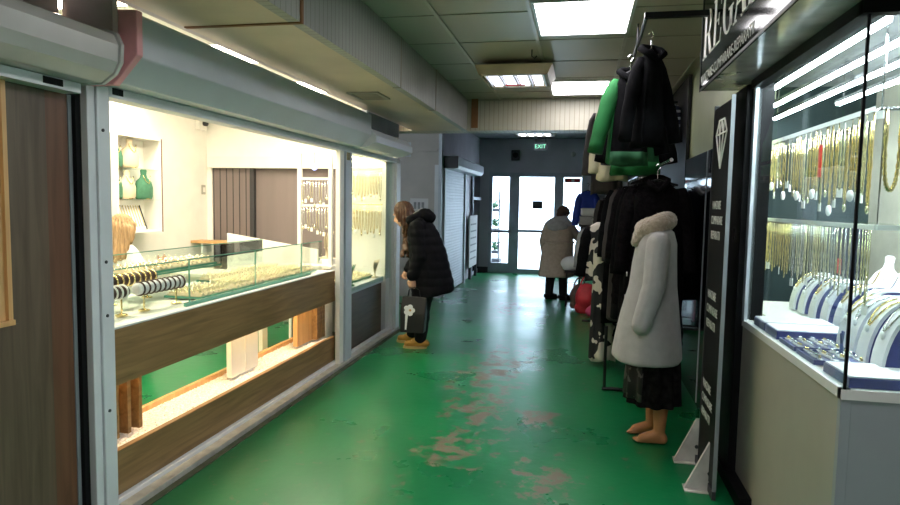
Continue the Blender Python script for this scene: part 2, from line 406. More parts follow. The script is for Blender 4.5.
sbox('trim_13', M['seam'], -1.36,1.0,7.594,7.6,2.755,2.775)
# far hall
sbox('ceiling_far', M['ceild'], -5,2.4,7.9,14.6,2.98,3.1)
# left walls
sbox('wall_left_near', M['woodv'], -2.36,-2.2,-3,2.31,0,2.06)
sbox('wall_left_pier', M['black'], -2.36,-2.18,2.452,2.478,0,2.06)
sbox('wall_left_upper', M['mauve'], -2.36,-2.24,-3,2.44,2.06,2.44)
sbox('wall_shop_back', M['wall'], -4.85,-4.7,2.3,7.45,0,2.82)
sbox('wall_shop_near', M['wall'], -4.85,-2.36,2.40,2.46,0,2.82)
sbox('ceiling_shop', M['wall'], -4.85,-2.03,2.44,7.6,2.72,2.82)
# shop end wall with the taupe opening
sbox('wall_shop_end_left', M['wall'], -4.7,-4.63,7.45,7.55,0,2.82)
sbox('wall_shop_end_top', M['wall'], -4.63,-2.2,7.45,7.55,2.06,2.82)
sbox('wall_shop_end_right', M['wall'], -2.72,-2.24,7.45,7.55,0,2.06)
e=sbox('door_1', M['blind'], -4.63,-4.09,7.47,7.50,0,1.94)
bx('panel',M['blind'],e,-4.05,-2.72,7.50,7.53,0,1.94); bx('divider',M['dark'],e,-4.10,-4.045,7.44,7.5,0,1.94)
sl=MB()
for k in range(6): sl.box(-4.62+.09*k,-4.612+.09*k,7.464,7.471,0,1.94)
sl.obj('panel_groove',M['dark'],e)
sbox('trim_14', M['white'], -4.64,-2.72,7.38,7.47,1.94,2.08)
# recess beyond the shop
sbox('wall_recess_back', M['wallg'], -4.4,-2.25,10.1,10.2,0,2.98)
sbox('trim_15', M['wallg'], -4.4,-2.27,10.06,10.1,2.36,2.40)
sbox('wall_recess_left', M['wallg'], -5,-4.4,7.56,10.2,0,2.98)
sbox('wall_left_far', M['walld'], -2.4,-2.25,10.2,14.3,0,2.98)
sbox('trim_16', M['aluw'], -2.31,-2.25,10.05,10.1,0,2.15)
sbox('trim_17', M['alu'], -2.25,-2.2,10.06,10.2,0,2.98)
# right walls
sbox('wall_right', M['wallo'], .97,1.05,3.97,14.3,0,2.98)
sbox('wall_showcase_back', M['tealbg'], 2.1,2.2,2.4,5.4,0,2.7)
sbox('wall_showcase_end', M['teal'], 1.05,2.2,5.3,5.4,0,2.7)
sbox('wall_right_near', M['wallg'], 2.2,2.3,-3,2.45,0,2.78)
sbox('wall_behind', M['wallg'], -2.4,2.4,-3.1,-3,0,2.9)
# entrance wall with its three glazed leaves
sbox('wall_back_top', M['walld'], -2.4,1.05,14.3,14.42,2.24,2.98)
sbox('wall_back_left', M['walld'], -2.4,-2.02,14.3,14.42,0,2.24)
sbox('wall_back_right', M['walld'], .12,1.05,14.3,14.42,0,2.24)
sbox('baseboard_back', M['dark'], -2.4,-2.02,14.27,14.3,0,.12)
def leaf(n,x0,x1,g0,g1,z0,z1,rail=None):
    e=bpy.data.objects.new('door_%d'%n,None); COL.objects.link(e); struct(e)
    f=MB().box(x0,g0,14.28,14.36,0,2.24).box(g1,x1,14.28,14.36,0,2.24).box(g0,g1,14.28,14.36,0,z0).box(g0,g1,14.28,14.36,z1,2.24)
    if rail: f.box(g0,g1,14.28,14.36,rail-.03,rail+.03)
    f.obj('door_frame',M['doorf'],e)
    bx('pane',M['glassd'],e,g0,g1,14.315,14.32,z0,z1); return e
d=leaf(2,-2.02,-1.46,-1.95,-1.57,.22,2.15,.93)
d=leaf(3,-1.46,-.46,-1.35,-.58,.10,2.15,.95)
bx('handle',M['steel'],d,-.55,-.52,14.2,14.23,.9,1.25)
d=leaf(4,-.46,.12,-.385,.0,.10,2.15,.95)
n=bx('paper_sign',M['dark'],None,-1.05,-.83,14.27,14.276,1.45,1.62); tag(n,'dark square notice stuck on the central glass door leaf','notice')
n=bx('paper_sign',M['paper'],None,-.37,-.02,14.30,14.304,2.03,2.13); tag(n,'red and white strip sign across the top of the right glass door','notice')
bx('red_mark',M['red'],n,-.35,-.22,14.297,14.30,2.05,2.11); bx('red_mark',M['red'],n,-.16,-.05,14.297,14.30,2.05,2.11)

# outside: pale facade across the street and a tiered plant stand
sbox('facade_outside', M['facade'], -12,9,30,30.5,-.1,7)
t=thing('plant_stand','tiered stand of green plants outside the left glass door','plant stand',(-2.15,15.2,-.06))
for x in (-.25,.25): bx('upright',M['planter'],t,x-.015,x+.015,-.02,.02,0,1.9)
for z in (.42,.95,1.42):
    bx('planter',M['planter'],t,-.26,.26,-.12,.12,z,z+.07)
    lf=MB(); rnd=random.Random(int(z*100))
    for i in range(46):
        c=Vector((rnd.uniform(-.24,.24),rnd.uniform(-.1,.1),z+.1+rnd.uniform(0,.16))); lf.ell(c,(.035,.012,.05),(rnd.uniform(-1,1),rnd.uniform(-1,1),rnd.uniform(0,3)),6,4)
    lf.obj('foliage',M['leaf'],t,True)
bx('trough',M['planter'],t,-.3,.3,-.2,.2,0,.3)

# dark glazing and a standing board beside the entrance
t=thing('panel_frame','dark glazed panel in the corner left of the entrance doors','panel',(-2.24,13.9,0))
bx('pane',M['blackgl'],t,0,.02,-.75,.3,.1,2.2); bx('crossbar',M['doorf'],t,.02,.05,-.75,.3,1.62,1.68); bx('stile',M['doorf'],t,.02,.05,-.77,-.72,0,2.24)
t=thing('display_board','pale board leaning by the wall between roller shutter and entrance','board',(-2.2,12.75,0))
bx('sheet',M['paper'],t,0,.03,-.1,.85,.24,1.3,.01); bx('foot',M['dark'],t,0,.05,0,.06,0,.24); bx('foot',M['dark'],t,0,.05,.7,.76,0,.24)
pr=MB(); 
for k in range(6): pr.box(.03,.033,.02,.7,.4+.14*k,.43+.14*k)
pr.obj('printing',M['papert'],t)

# ---- roller shutter on the far left wall
def shutter_curtain(parent,m,x,y0,y1,z0,z1,pitch=.06):
    prof=[]; n=int((z1-z0)/pitch)
    for k in range(n):
        z=z0+k*pitch
        prof += [(0,z),(.005,z+pitch*.25),(.006,z+pitch*.5),(.005,z+pitch*.75),(.0,z+pitch*.96)]
    prof.append((0,z1)); poly=[(x+a,z) for a,z in prof]+[(x-.01,z1),(x-.01,z0)]
    mb=MB(); nn=len(poly)
    vs=[(u,y0,v) for u,v in poly]+[(u,y1,v) for u,v in poly]
    mb.add(vs,[(i,(i+1)%nn,nn+(i+1)%nn,nn+i) for i in range(nn)])
    return mb.obj('curtain',m,parent)
t=thing('roller_shutter','white closed roller shutter beyond the woman in black','roller shutter',(0,0,0))
shutter_curtain(t,M['slat'],-2.20,10.3,12.1,0.02,2.1,.05)
bx('guide_rail',M['alu'],t,-2.24,-2.17,10.22,10.3,0,2.1); bx('guide_rail',M['alu'],t,-2.24,-2.17,12.1,12.18,0,2.1)
MB().prism([(-2.25,2.1),(-2.0,2.1),(-1.95,2.15),(-1.95,2.28),(-2.0,2.31),(-2.25,2.31)],'Y',10.22,12.9).obj('housing',M['slat'],t)
bx('end_plate',M['dark'],t,-2.25,-1.96,10.21,10.22,2.11,2.30)
t=thing('paper_notice','sheet of printed paper on the grey wall above the woman in black','notice',(-2.57,10.095,1.5))
bx('sheet',M['paper'],t,-.15,.15,-.004,.0,-.11,.11)
pr=MB()
for k in range(3): pr.box(-.09+.065*k,-.045+.065*k,-.006,-.003,-.06,.05)
pr.obj('printing',M['papert'],t)

# ================================================================== CEILING LIGHTS
def panel(x0,x1,y0,y1,z,label):
    t=thing('ceiling_light',label,'ceiling light',((x0+x1)/2,(y0+y1)/2,z)); a=(x1-x0)/2;b=(y1-y0)/2
    f=MB().box(-a-.02,-a,-b-.02,b+.02,-.012,.0).box(a,a+.02,-b-.02,b+.02,-.012,0).box(-a,a,-b-.02,-b,-.012,0).box(-a,a,b,b+.02,-.012,0)
    f.obj('frame',M['aluw'],t); bx('diffuser',M['L_panel'],t,-a,a,-b,b,-.008,0); return t
panel(-.32,.27,4.02,4.78,2.779,'large bright square ceiling panel at the top of the picture')
panel(-.34,.23,6.58,7.34,2.779,'bright ceiling panel just before the ribbed cross beam')
panel(-.32,.27,1.2,1.9,2.779,'bright ceiling panel overhead in front of the camera')
panel(-.95,-.38,-1.6,-.9,2.779,'added fill panel behind the camera on the left')  # unseen panel, added to brighten the left shopfront
panel(.30,.88,-1.6,-.9,2.779,'added fill panel behind the camera on the right')  # second unseen panel, added as fill light for the left side
def troffer(x0,x1,y0,y1,z0,z1,mtube,label,zc):
    t=thing('tube_light',label,'ceiling light',((x0+x1)/2,(y0+y1)/2,z0)); a=(x1-x0)/2;b=(y1-y0)/2;h=z1-z0
    f=MB().prism([(-a,h),(a,h),(a-.04,0),(a-.06,0),(a-.06,.03),(-a+.06,.03),(-a+.06,0),(-a+.04,0)],'Y',-b,b)
    f.box(-a+.04,a-.04,-b,-b+.05,0,.03).box(-a+.04,a-.04,b-.05,b,0,.03); f.obj('housing',M['ltro'],t)
    w=(2*a-.16)/4
    for k in range(4):
        cx=-a+.08+w*(k+.5); bx('tube',mtube,t,cx-w*.30,cx+w*.30,-b+.07,b-.07,.008,.028)
    rf=MB()
    for k in range(5): rf.box(-a+.08+w*k-.006,-a+.08+w*k+.006,-b+.05,b-.05,.002,.03)
    rf.obj('reflector',M['aluw'],t)
    for x in (-a*.6,a*.6): bx('hanger_rod',M['iron'],t,x-.006,x+.006,-.006,.006,h,zc-z0)
    return t
M['ltro']=mat('yellowed lamp housing',(.42,.36,.22),.5)
t=troffer(-.93,-.27,5.5,6.15,2.64,2.73,M['L_tube'],'hanging yellowed lamp box with four short tubes',2.78)
bx('red_cover',M['red'],t,-.12,.06,.16,.2,-.003,.004)
troffer(-1.28,-.50,11.9,12.5,2.84,2.90,M['L_tubefar'],'far tube lamp above the exit sign',2.98)
t=thing('exit_sign','small green exit sign hanging below the far tube lamp','exit sign',(-.80,12.6,2.60))
bx('box',M['dark'],t,-.13,.13,-.02,.02,0,.13); text('lettering','EXIT',.105,M['exitg'],t,(-.115,-.022,.03),(1,0,0),(0,0,1),.002)
bx('hanger_rod',M['iron'],t,-.1,-.09,-.005,.005,.13,.36); bx('hanger_rod',M['iron'],t,.09,.1,-.005,.005,.13,.36)
t=thing('wall_speaker','small dark square speaker on the wall above the doors','speaker',(-1.45,14.3,2.62)); bx('case',M['dark'],t,-.09,.09,-.08,0,-.11,.11,.01); MB().lathe([(.06,-.085),(.06,-.08)],16,(0,0,0),'Y').obj('cone',M['black'],t)
t=thing('motion_sensor','small round pale sensor on the wall above the right door','sensor',(-.2,14.3,2.65)); MB().lathe([(.0,-.04),(.04,-.03),(.055,0)],16,(0,0,0),'Y').obj('dome',M['paper'],t,True)
t=thing('ceiling_vent','square air vent in the soffit above the shutter housing','vent',(-1.72,5.05,2.41))
MB().box(-.13,.13,-.17,-.14,-.012,0).box(-.13,.13,.14,.17,-.012,0).box(-.13,-.1,-.14,.14,-.012,0).box(.1,.13,-.14,.14,-.012,0).obj('frame',M['seam'],t)
bx('opening',M['black'],t,-.1,.1,-.14,.14,-.004,0); v=MB()
for k in range(5): v.box(-.1,.1,-.12+.055*k,-.10+.055*k,-.01,-.003)
v.obj('louvre',M['seam'],t)
t=thing('ceiling_hook','small dark hook on the ceiling beside the hanging lamp','hook',(-.42,5.2,2.77)); MB().tube([(0,0,0),(0,0,-.05),(.02,0,-.07),(.04,0,-.05)],.006,6).obj('hook_wire',M['iron'],t)

# shop lamps (warm), real panels in the shop's ceiling
def shoplamp(x0,x1,y0,y1,label):
    t=thing('shop_lamp',label,'ceiling light',((x0+x1)/2,(y0+y1)/2,2.72)); a=(x1-x0)/2;b=(y1-y0)/2
    bx('rim',M['aluw'],t,-a-.02,a+.02,-b-.02,b+.02,-.012,0); bx('diffuser',M['L_shop'],t,-a,a,-b,b,-.016,-.010)
shoplamp(-3.3,-2.7,2.9,3.5,'warm ceiling panel over the near end of the jewellery counter')
shoplamp(-3.3,-2.7,4.5,5.1,'warm ceiling panel over the middle of the jewellery counter')
shoplamp(-3.2,-2.6,6.0,6.6,'warm ceiling panel over the far end of the jewellery counter')
shoplamp(-4.4,-3.9,5.2,5.8,'warm ceiling panel near the back wall of the left shop')

# ================================================================== LEFT SHOPFRONT
wf=bpy.data.objects.new('window_1',None); COL.objects.link(wf); struct(wf)
def wpart(name,m,*b,bev=.004): return bx(name,m,wf,*b,bev=bev)
wpart('jamb',M['aluw'],-2.175,-2.135,2.53,2.608,0,2.05); wpart('jamb',M['aluw'],-2.18,-2.145,2.48,2.527,0,2.05)
wpart('gap_strip',M['dark'],-2.24,-2.18,2.525,2.60,0,2.05)
sc=MB()
for z in (.55,1.0,1.25,1.85): sc.lathe([(.008,-2.135),(.008,-2.131)],8,(0,2.56,z),'X')
sc.obj('screw',M['dark'],wf)
wpart('head_rail',M['aluw'],-2.22,-2.13,2.6,7.4,2.005,2.055)
wpart('slot',M['black'],-2.13,-2.127,2.62,2.69,2.02,2.05,bev=0)
wpart('jamb',M['white'],-2.195,-2.15,5.53,5.63,0,2.01); wpart('mullion',M['alu'],-2.21,-2.145,5.665,5.83,0,2.05); wpart('gap_strip',M['black'],-2.23,-2.17,5.63,5.665,0,2.05)
wpart('latch',M['gold'],-2.145,-2.14,5.68,5.76,1.93,2.0,bev=0)
wpart('jamb',M['aluw'],-2.3,-2.2,7.11,7.25,.0,2.02); wpart('jamb',M['aluw'],-2.2,-2.13,7.3,7.45,0,2.05); wpart('gap_strip',M['aluw'],-2.21,-2.16,7.25,7.3,0,2.05)
wpart('sill',M['sill'],-2.22,-2.125,2.6,7.45,0,.035); wpart('sill_lip',M['aluw'],-2.225,-2.19,2.62,7.4,.0,.06); wpart('pane',M['glass'],-2.185,-2.18,5.86,7.25,.66,2.01,bev=0)
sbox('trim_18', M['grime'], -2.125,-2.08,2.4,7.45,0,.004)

# shutter housings
def housing(name,label,poly,y0,y1,m):
    t=thing(name,label,'shutter housing',(0,0,0)); o=MB().prism(poly,'Y',y0,y1).obj('cover',m,t,bev=.006); return t
t=housing('shutter_housing','long grey shutter housing over the lit left jewellery window',[(-2.24,2.055),(-2.03,2.055),(-1.93,2.165),(-1.93,2.345),(-1.95,2.36),(-2.24,2.36)],2.535,5.75,M['box'])
MB().prism([(-2.24,2.04),(-2.02,2.04),(-1.90,2.165),(-1.90,2.355),(-2.24,2.375)],'Y',2.495,2.535).obj('end_plate',M['pink'],t,bev=.005)
t=housing('shutter_housing','low grey shutter housing over the far left window by the woman',[(-2.24,2.05),(-2.0,2.05),(-1.88,2.10),(-1.88,2.16),(-1.95,2.23),(-2.24,2.25)],5.75,7.05,M['box'])
bx('end_plate',M['alu'],t,-2.24,-1.90,7.05,7.06,2.06,2.22)
t=thing('duct_box','dark grey boxing above the low shutter housing','duct',(0,0,0)); bx('casing',M['boxd'],t,-2.24,-2.0,5.76,6.9,2.26,2.40); bx('flange',M['box'],t,-2.24,-1.98,5.755,5.80,2.26,2.395)
t=housing('shutter_housing','rounded mauve grey shutter housing in the top left corner',[(-2.24,2.035),(-2.03,2.035),(-1.97,2.075),(-1.945,2.12),(-1.94,2.19),(-1.96,2.235),(-2.0,2.25),(-2.24,2.25)],-3,2.435,M['box1'])
MB().prism([(-2.24,2.03),(-2.03,2.03),(-1.965,2.07),(-1.935,2.12),(-1.93,2.195),(-1.955,2.245),(-2.0,2.26),(-2.24,2.26)],'Y',2.435,2.455).obj('end_plate',M['box1'],t,bev=.003)
bx('bottom_rail',M['aluw'],t,-2.24,-2.12,-3,2.42,1.99,2.032); bx('slot',M['black'],t,-2.12,-2.117,2.22,2.32,2.0,2.028)

# near bay: timber lining with a lit niche
sbox('trim_19', M['woodr'], -2.36,-2.205,2.31,2.432,0,1.99)
sbox('trim_20', M['boxd'], -2.36,-2.20,2.432,2.452,0,1.99); 
t=thing('wall_niche','wood framed niche glowing amber at the left edge','display niche',(0,0,0))
MB().box(-2.2,-2.18,2.085,2.105,1.06,1.99).box(-2.2,-2.17,.9,2.105,1.04,1.06).box(-2.2,-2.18,.9,.93,1.06,1.99).obj('frame',M['woodl'],t)
bx('backing',M['amber'],t,-2.2,-2.195,.93,2.085,1.06,1.99)
bx('lamp',M['L_niche'],t,-2.195,-2.185,.95,1.90,1.94,1.97)
bx('lower_panel',M['woodv'],t,-2.2,-2.18,.6,2.13,0,1.04)

# ---- main counter
t=thing('display_counter','long walnut counter with an open lit slot under the jewellery','counter',(0,0,0))
bx('upper_fascia',M['wood'],t,-2.26,-2.225,2.63,5.60,.615,.90,.003)
bx('lower_fascia',M['wood'],t,-2.26,-2.225,2.63,5.60,.03,.285,.003)
bx('slot_shelf',M['woodl'],t,-2.56,-2.26,2.63,5.60,.22,.255); bx('slot_lip',M['woodl'],t,-2.56,-2.53,2.63,5.60,.255,.295)
bx('counter_top',M['white'],t,-2.95,-2.26,2.63,5.60,.87,.90); bx('top_edge',M['aluw'],t,-2.262,-2.222,2.63,5.60,.90,.908)
bx('led_strip',M['L_led'],t,-2.31,-2.28,2.66,5.45,.852,.866)
bx('support',M['white'],t,-2.95,-2.91,5.5,5.60,0,.87)
bx('pillar',M['white'],t,-2.42,-2.38,4.05,4.235,.285,.615,.002); bx('pillar',M['white'],t,-2.42,-2.38,4.245,4.43,.285,.615,.002)
for y in (2.85,2.94,3.03): bx('fin',M['wood'],t,-2.44,-2.34,y,y+.025,.285,.615)
bx('fin_backing',M['woodl'],t,-2.48,-2.44,2.72,3.06,.285,.615)
bx('fin_panel',M['woodl'],t,-2.40,-2.36,5.08,5.23,.285,.615); bx('fin_panel',M['woodl'],t,-2.40,-2.36,5.24,5.38,.285,.615)
for y in (5.39,5.44,5.49,5.54): bx('fin',M['wood'],t,-2.40,-2.31,y,y+.028,.285,.615)
bx('fin_backing',M['woodl'],t,-2.44,-2.40,5.38,5.60,.285,.615)
# gravel bed
def gravel(x0,x1,y0,y1,z):
    nx,ny=22,260; mb=MB(); vs=[];fs=[]
    for j in range(ny+1):
        for i in range(nx+1):
            x=x0+(x1-x0)*i/nx;y=y0+(y1-y0)*j/ny; vs.append((x,y,z+.012*abs(noise.noise(Vector((x*55,y*55,3))))+.006*random.random()))
    for j in range(ny):
        for i in range(nx): a=j*(nx+1)+i; fs.append((a,a+1,a+nx+2,a+nx+1))
    mb.add(vs,fs); return mb.obj('gravel',M['gravel'])
o=gravel(-2.53,-2.262,2.64,5.59,.257); tag(o,'white gravel spread along the lit slot of the walnut counter','gravel',kind='stuff')
ch=MB(); rnd=random.Random(4)
for k in range(45):
    x=rnd.uniform(-2.5,-2.28);y=rnd.choice((rnd.uniform(2.95,3.7),rnd.uniform(4.2,4.8))); ch.ell((x,y,.275),(.004,.005,.004),None,6,4)
o=ch.obj('red_chips',M['pink']); tag(o,'pinkish chips scattered over the white gravel','gravel',kind='stuff')
# glass case on the counter
t=thing('glass_case','low green edged glass case along the counter top','glass case',(0,0,0))
ys=[2.66,3.44,4.24,5.02,5.46]
for a,b in zip(ys,ys[1:]): bx('front_pane',M['glasst'],t,-2.300,-2.295,a+.003,b-.003,.905,1.18)
for a,b in zip(ys,ys[1:]): bx('rear_pane',M['glasst'],t,-2.885,-2.88,a+.003,b-.003,.905,1.18)
for y in ys[1:-1]: bx('edge_strip',M['gedge'],t,-2.301,-2.292,y-.002,y+.002,.905,1.18)
MB().box(-2.302,-2.294,2.66,5.46,1.18,1.186).obj('edge_strip',M['gedge'],t); MB().box(-2.887,-2.879,2.66,5.46,1.18,1.186).obj('edge_strip',M['gedge'],t)
bx('dark_reflection_pane',M['darkrefl'],t,-2.878,-2.874,4.66,5.44,1.075,1.178)  # dark strip painted in for a reflection in the rear glass
bx('base_strip',M['gedge'],t,-2.310,-2.29,3.40,5.2,.902,.925)  # its green carries the floor's reflection in the glass base
bx('shelf',M['glasst'],t,-2.88,-2.62,2.7,4.32,1.06,1.066); MB().box(-2.62,-2.614,2.7,4.32,1.058,1.068).obj('shelf_edge',M['gedge'],t)
# trays of rings
ringme=MB().tube([(0,.011*math.cos(a),.011+.011*math.sin(a)) for a in [2*PI*i/12 for i in range(12)]],.0028,5,True).mesh('ring',True); ringme.materials.append(M['goldp'])
nr=0
def ringtray(x0,x1,y0,y1,z,lab,gl,m='cream',nx=4,pitch=.05):
    global nr
    t=thing('ring_tray',lab,'jewellery tray',((x0+x1)/2,(y0+y1)/2,z)); a=(x1-x0)/2;b=(y1-y0)/2
    bx('base',M['gedge'] if gl else M['navy'],t,-a,a,-b,b,0,.014); bx('pad',M[m],t,-a+.012,a-.012,-b+.012,b-.012,.014,.022)
    rd=MB(); y=-b+.04
    while y<b-.03:
        rd.prism([(y-.014,.022),(y-.008,.033),(y+.008,.033),(y+.014,.022)],'X',-a+.016,a-.016); y+=.058
    rd.obj('ridges',M['cream'],t)
    return t
trays=[(-2.60,-2.33,3.62,4.02,.912),(-2.60,-2.33,4.05,4.48,.912),(-2.60,-2.33,4.51,4.95,.912),(-2.60,-2.33,4.98,5.42,.912),
       (-2.86,-2.64,3.40,3.84,1.068),(-2.86,-2.64,3.86,4.30,1.068),(-2.865,-2.61,4.38,4.88,.912),(-2.865,-2.61,4.91,5.42,.912)]
tl=['cream ring tray nearest in the front row of the glass case','second cream ring tray in the front row of the glass case','third cream ring tray in the front row of the glass case','farthest cream ring tray in the front row of the glass case',
    'nearer ring tray on the short upper glass shelf','farther ring tray on the short upper glass shelf','nearer ring tray in the back row of the glass case','farther ring tray in the back row of the glass case']
for (x0,x1,y0,y1,z),lb in zip(trays,tl):
    ringtray(x0,x1,y0,y1,z,lb,True)
    lower=z<1
    px,py=(.048,.058)
    x=x0+.04
    while x<x1-.03:
        y=y0+.040
        while y<y1-.03:
            o=bpy.data.objects.new('ring',ringme); COL.objects.link(o); o.location=(x+random.uniform(-.004,.004),y,z+.030); o.rotation_euler=(0,random.uniform(-.3,.1),random.uniform(-.4,.4)); o.scale=(1.5,1.5,1.5)
            tag(o,'small gold ring standing in a '+('lower' if lower else 'upper')+' tray of the glass case','ring','gold rings in the '+('lower' if lower else 'upper')+' trays'); nr+=1
            y+=py
        x+=px
# bracelet rolls
bandme={}
def broll(cx,cy,z,L,rz,m,bm,lab,grp,nb):
    t=thing('bracelet_roll',lab,'bracelet stand',(cx,cy,z),rz); r=.034
    MB().lathe([(r*.6,-L/2-.006),(r,-L/2),(r,L/2),(r*.6,L/2+.006)],18,(0,0,.13),'Y').obj('roll',M[m],t,True)
    for s in (-1,1):
        MB().tube([(0,s*L*.36,.10),(0,s*L*.36,.012)],.005,8).obj('post',M['gold'],t); MB().lathe([(.032,0),(.032,.006),(.01,.012)],16,(0,s*L*.36,0)).obj('foot',M['gold'],t)
    if bm not in bandme:
        b=MB().tube([(.037*math.cos(a),0,.037*math.sin(a)) for a in [2*PI*i/20 for i in range(20)]],.0055,6,True).mesh('bracelet',True); b.materials.append(M[bm]); bandme[bm]=b
    for k in range(nb):
        o=bpy.data.objects.new('bracelet',bandme[bm]); COL.objects.link(o); yy=(-L/2+.02)+(L-.04)*k/(nb-1)
        o.location=(cx-math.sin(rz)*yy,cy+math.cos(rz)*yy,z+.13); o.rotation_euler=(0,0,rz)
        tag(o,grp[0],'bracelet',grp[1])
broll(-2.42,3.34,.906,.40,-.02,'vel','brownv','white bracelet roll with dark bands at the near end of the case',('dark band on the white roll at the near end of the case','bracelets on the white roll'),9)
broll(-2.58,3.28,.94,.42,.0,'brownv','gold','brown bracelet roll of gold bangles behind the white roll',('gold bangle on the brown roll behind the white roll','bangles on the brown roll'),9)
broll(-2.43,2.95,.906,.20,.0,'brownv','tag','short dark bracelet roll with pale bands by the window post',('pale band on the short dark roll by the window post','bracelets on the short roll'),5)
broll(-2.60,2.93,.95,.18,.0,'brownv','red2','short red brown bracelet roll behind the short dark roll',('red brown band on the roll beside the window post','bracelets on the red brown roll'),5) if 'red2' in M else None
# desks and furnishing inside the left shop
t=thing('sloping_board','large plain white board standing on the rear desk','board',(0,5.99,0))
MB().prism([(-3.55,.80),(-2.56,.80),(-2.56,1.06),(-3.55,1.198)],'Y',-.015,.015).obj('sheet',M['white'],t); bx('foot',M['aluw'],t,-3.5,-3.4,-.06,.06,.78,.80); bx('foot',M['aluw'],t,-3.2,-3.1,-.06,.06,.78,.80)
t=thing('rear_desk','plain white desk behind the glass case','desk',(0,0,0))
bx('desk_top',M['white'],t,-4.12,-2.98,5.85,6.35,.75,.78); 
for x in (-4.10,-3.84):
    for y in (5.88,6.28): bx('leg',M['white'],t,x,x+.03,y,y+.03,0,.75)
bx('apron',M['white'],t,-4.07,-3.05,5.90,5.92,.66,.75)
t=thing('wall_shelf','small oak ledge on the back wall beside the taupe panels','shelf',(-4.55,7.2,1.0)); bx('board',M['woodl'],t,-.15,.5,-.12,.12,0,.03); bx('bracket',M['aluw'],t,-.02,.0,-.1,.1,-.12,0)
t=thing('security_camera','small dark camera in a white box high in the shop corner','camera',(-4.7,7.3,2.46)); bx('bracket',M['white'],t,0,.06,-.09,.07,-.06,.09); MB().lathe([(.03,.06),(.035,.10),(.02,.115)],14,(0,.0,.02),'X').obj('lens',M['dark'],t,True)
t=thing('wall_switch','small white switch on the back wall near the corner','switch',(-4.7,7.36,1.66)); bx('plate',M['cab'],t,0,.012,-.04,.04,-.06,.06,.004); bx('rocker',M['white'],t,.012,.018,-.02,.02,-.03,.03)
# lit wall cabinet with busts
t=thing('wall_cabinet','shallow lit wall cabinet with jewellery busts behind the seller','cabinet',(-4.69,5.9,1.18))
bx('back_panel',M['white'],t,0,.01,-.36,.33,0,1.0)
MB().box(0,.22,.31,.33,0,1.0).box(0,.22,-.36,-.34,0,1.0).box(0,.22,-.34,.31,.98,1.0).box(0,.22,-.34,.31,0,.02).obj('casing',M['white'],t); bx('door_edge',M['woodr'],t,.22,.226,.318,.33,0,1.0)
for z in (.34,.66): bx('shelf',M['glasst'],t,.01,.21,-.34,.31,z,z+.008)
def bust(x,y,z,s,m,lab):
    t=thing('jewellery_bust',lab,'bust',(x,y,z)); prof=[(.10,0),(.115,.03),(.12,.12),(.10,.18),(.05,.215),(.038,.25),(.045,.29),(.03,.30)]
    rings=[[(r*.5*s*math.cos(a),r*s*math.sin(a),h*s) for a in [2*PI*i/20 for i in range(20)]] for r,h in prof]
    MB().loft(rings).obj('torso',M[m],t,True); MB().lathe([(.06*s,-.0),(.06*s,.008)],16).obj('base',M['gold'],t)
    ch=[(.058*s+.006-.028*s*(abs(q)),.055*s*q,(.16+.08*q*q)*s) for q in [i/6-1 for i in range(13)]]
    MB().tube(ch,.004,6).obj('chain',M['gold'],t,True)
bust(-4.58,5.63,1.53,.95,'greenv','green velvet bust at left of the cabinet, middle shelf')
bust(-4.57,5.85,1.85,1.0,'cream','cream velvet bust on the top shelf of the cabinet')
bust(-4.57,5.80,1.53,.98,'cream','cream velvet bust in the middle of the cabinet')
bust(-4.57,6.06,1.53,1.05,'greenv','green velvet bust at the right of the cabinet')
bust(-4.58,5.64,1.85,.9,'greenv','green velvet bust on the top shelf of the cabinet')
t=thing('necklace_ramp','slanted black framed necklace ramp at the bottom of the cabinet','tray',(-4.6,5.95,1.205))
mt=Matrix.Rotation(-.35,4,'Y'); MB().box(-.01,.01,-.2,.17,0,.30,mt).obj('pad',M['vel'],t); MB().box(-.012,.014,.17,.185,0,.30,mt).box(-.012,.014,-.215,-.2,0,.30,mt).obj('frame',M['black'],t)
cc=MB()
for k in range(9): cc.box(.010,.016,-.17+.04*k,-.162+.04*k,.03,.27,mt)
cc.obj('chains',M['gold'],t)
# framed necklace rack in the far half of the window
t=thing('necklace_rack','white framed necklace rack at the far end of the left window','rack',(-2.53,5.86,.90))
M['glow']=M['white']
for x in (-.165,.155): bx('post',M['white'],t,x-.018,x+.018,-.02,.02,0,1.13)
for z in (1.11,.86,.60): bx('crossbar',M['white'],t,-.165,.155,-.012,.012,z-.012,z+.012)
bx('foot',M['white'],t,-.2,.2,-.1,.1,-.005,.02)
bx('stand',M['white'],t,-.14,.14,-.09,.09,-.9,-.005)
t2=thing('blue_disc','small glowing blue disc hanging at the top of the white rack','ornament',(-2.53,5.83,1.87)); MB().lathe([(.03,-.008),(.034,0),(.03,.008)],18,(0,0,0),'Y').obj('disc',M['bluedisc'],t2,True); MB().tube([(0,0,.034),(0,0,.14)],.002,5).obj('cord',M['dark'],t2)  # blue disc ornament, drawn with its own emission
def chainmesh(w,L,r,seed,bead=True,n=36):
    # U shaped loop of a chain, hanging from z=0, in the local y-z plane
    rnd=random.Random(seed); pts=[];rs=[]
    for i in range(n+1):
        q=i/n*2-1; y=w/2*math.copysign(abs(q)**.35 if abs(q)>0 else 0,q); z=-L*(1-abs(q)**2.2)
        q2=q; y=w/2*math.sin(q2*PI/2); z=-L*math.cos(q2*PI/2)**.42 if abs(q2)<1 else 0
        pts.append((rnd.uniform(-.001,.001),y,z)); rs.append(r*(1.25 if (i%2 and bead) else .75))
    return MB().tube(pts,rs,6).mesh('chain',True)
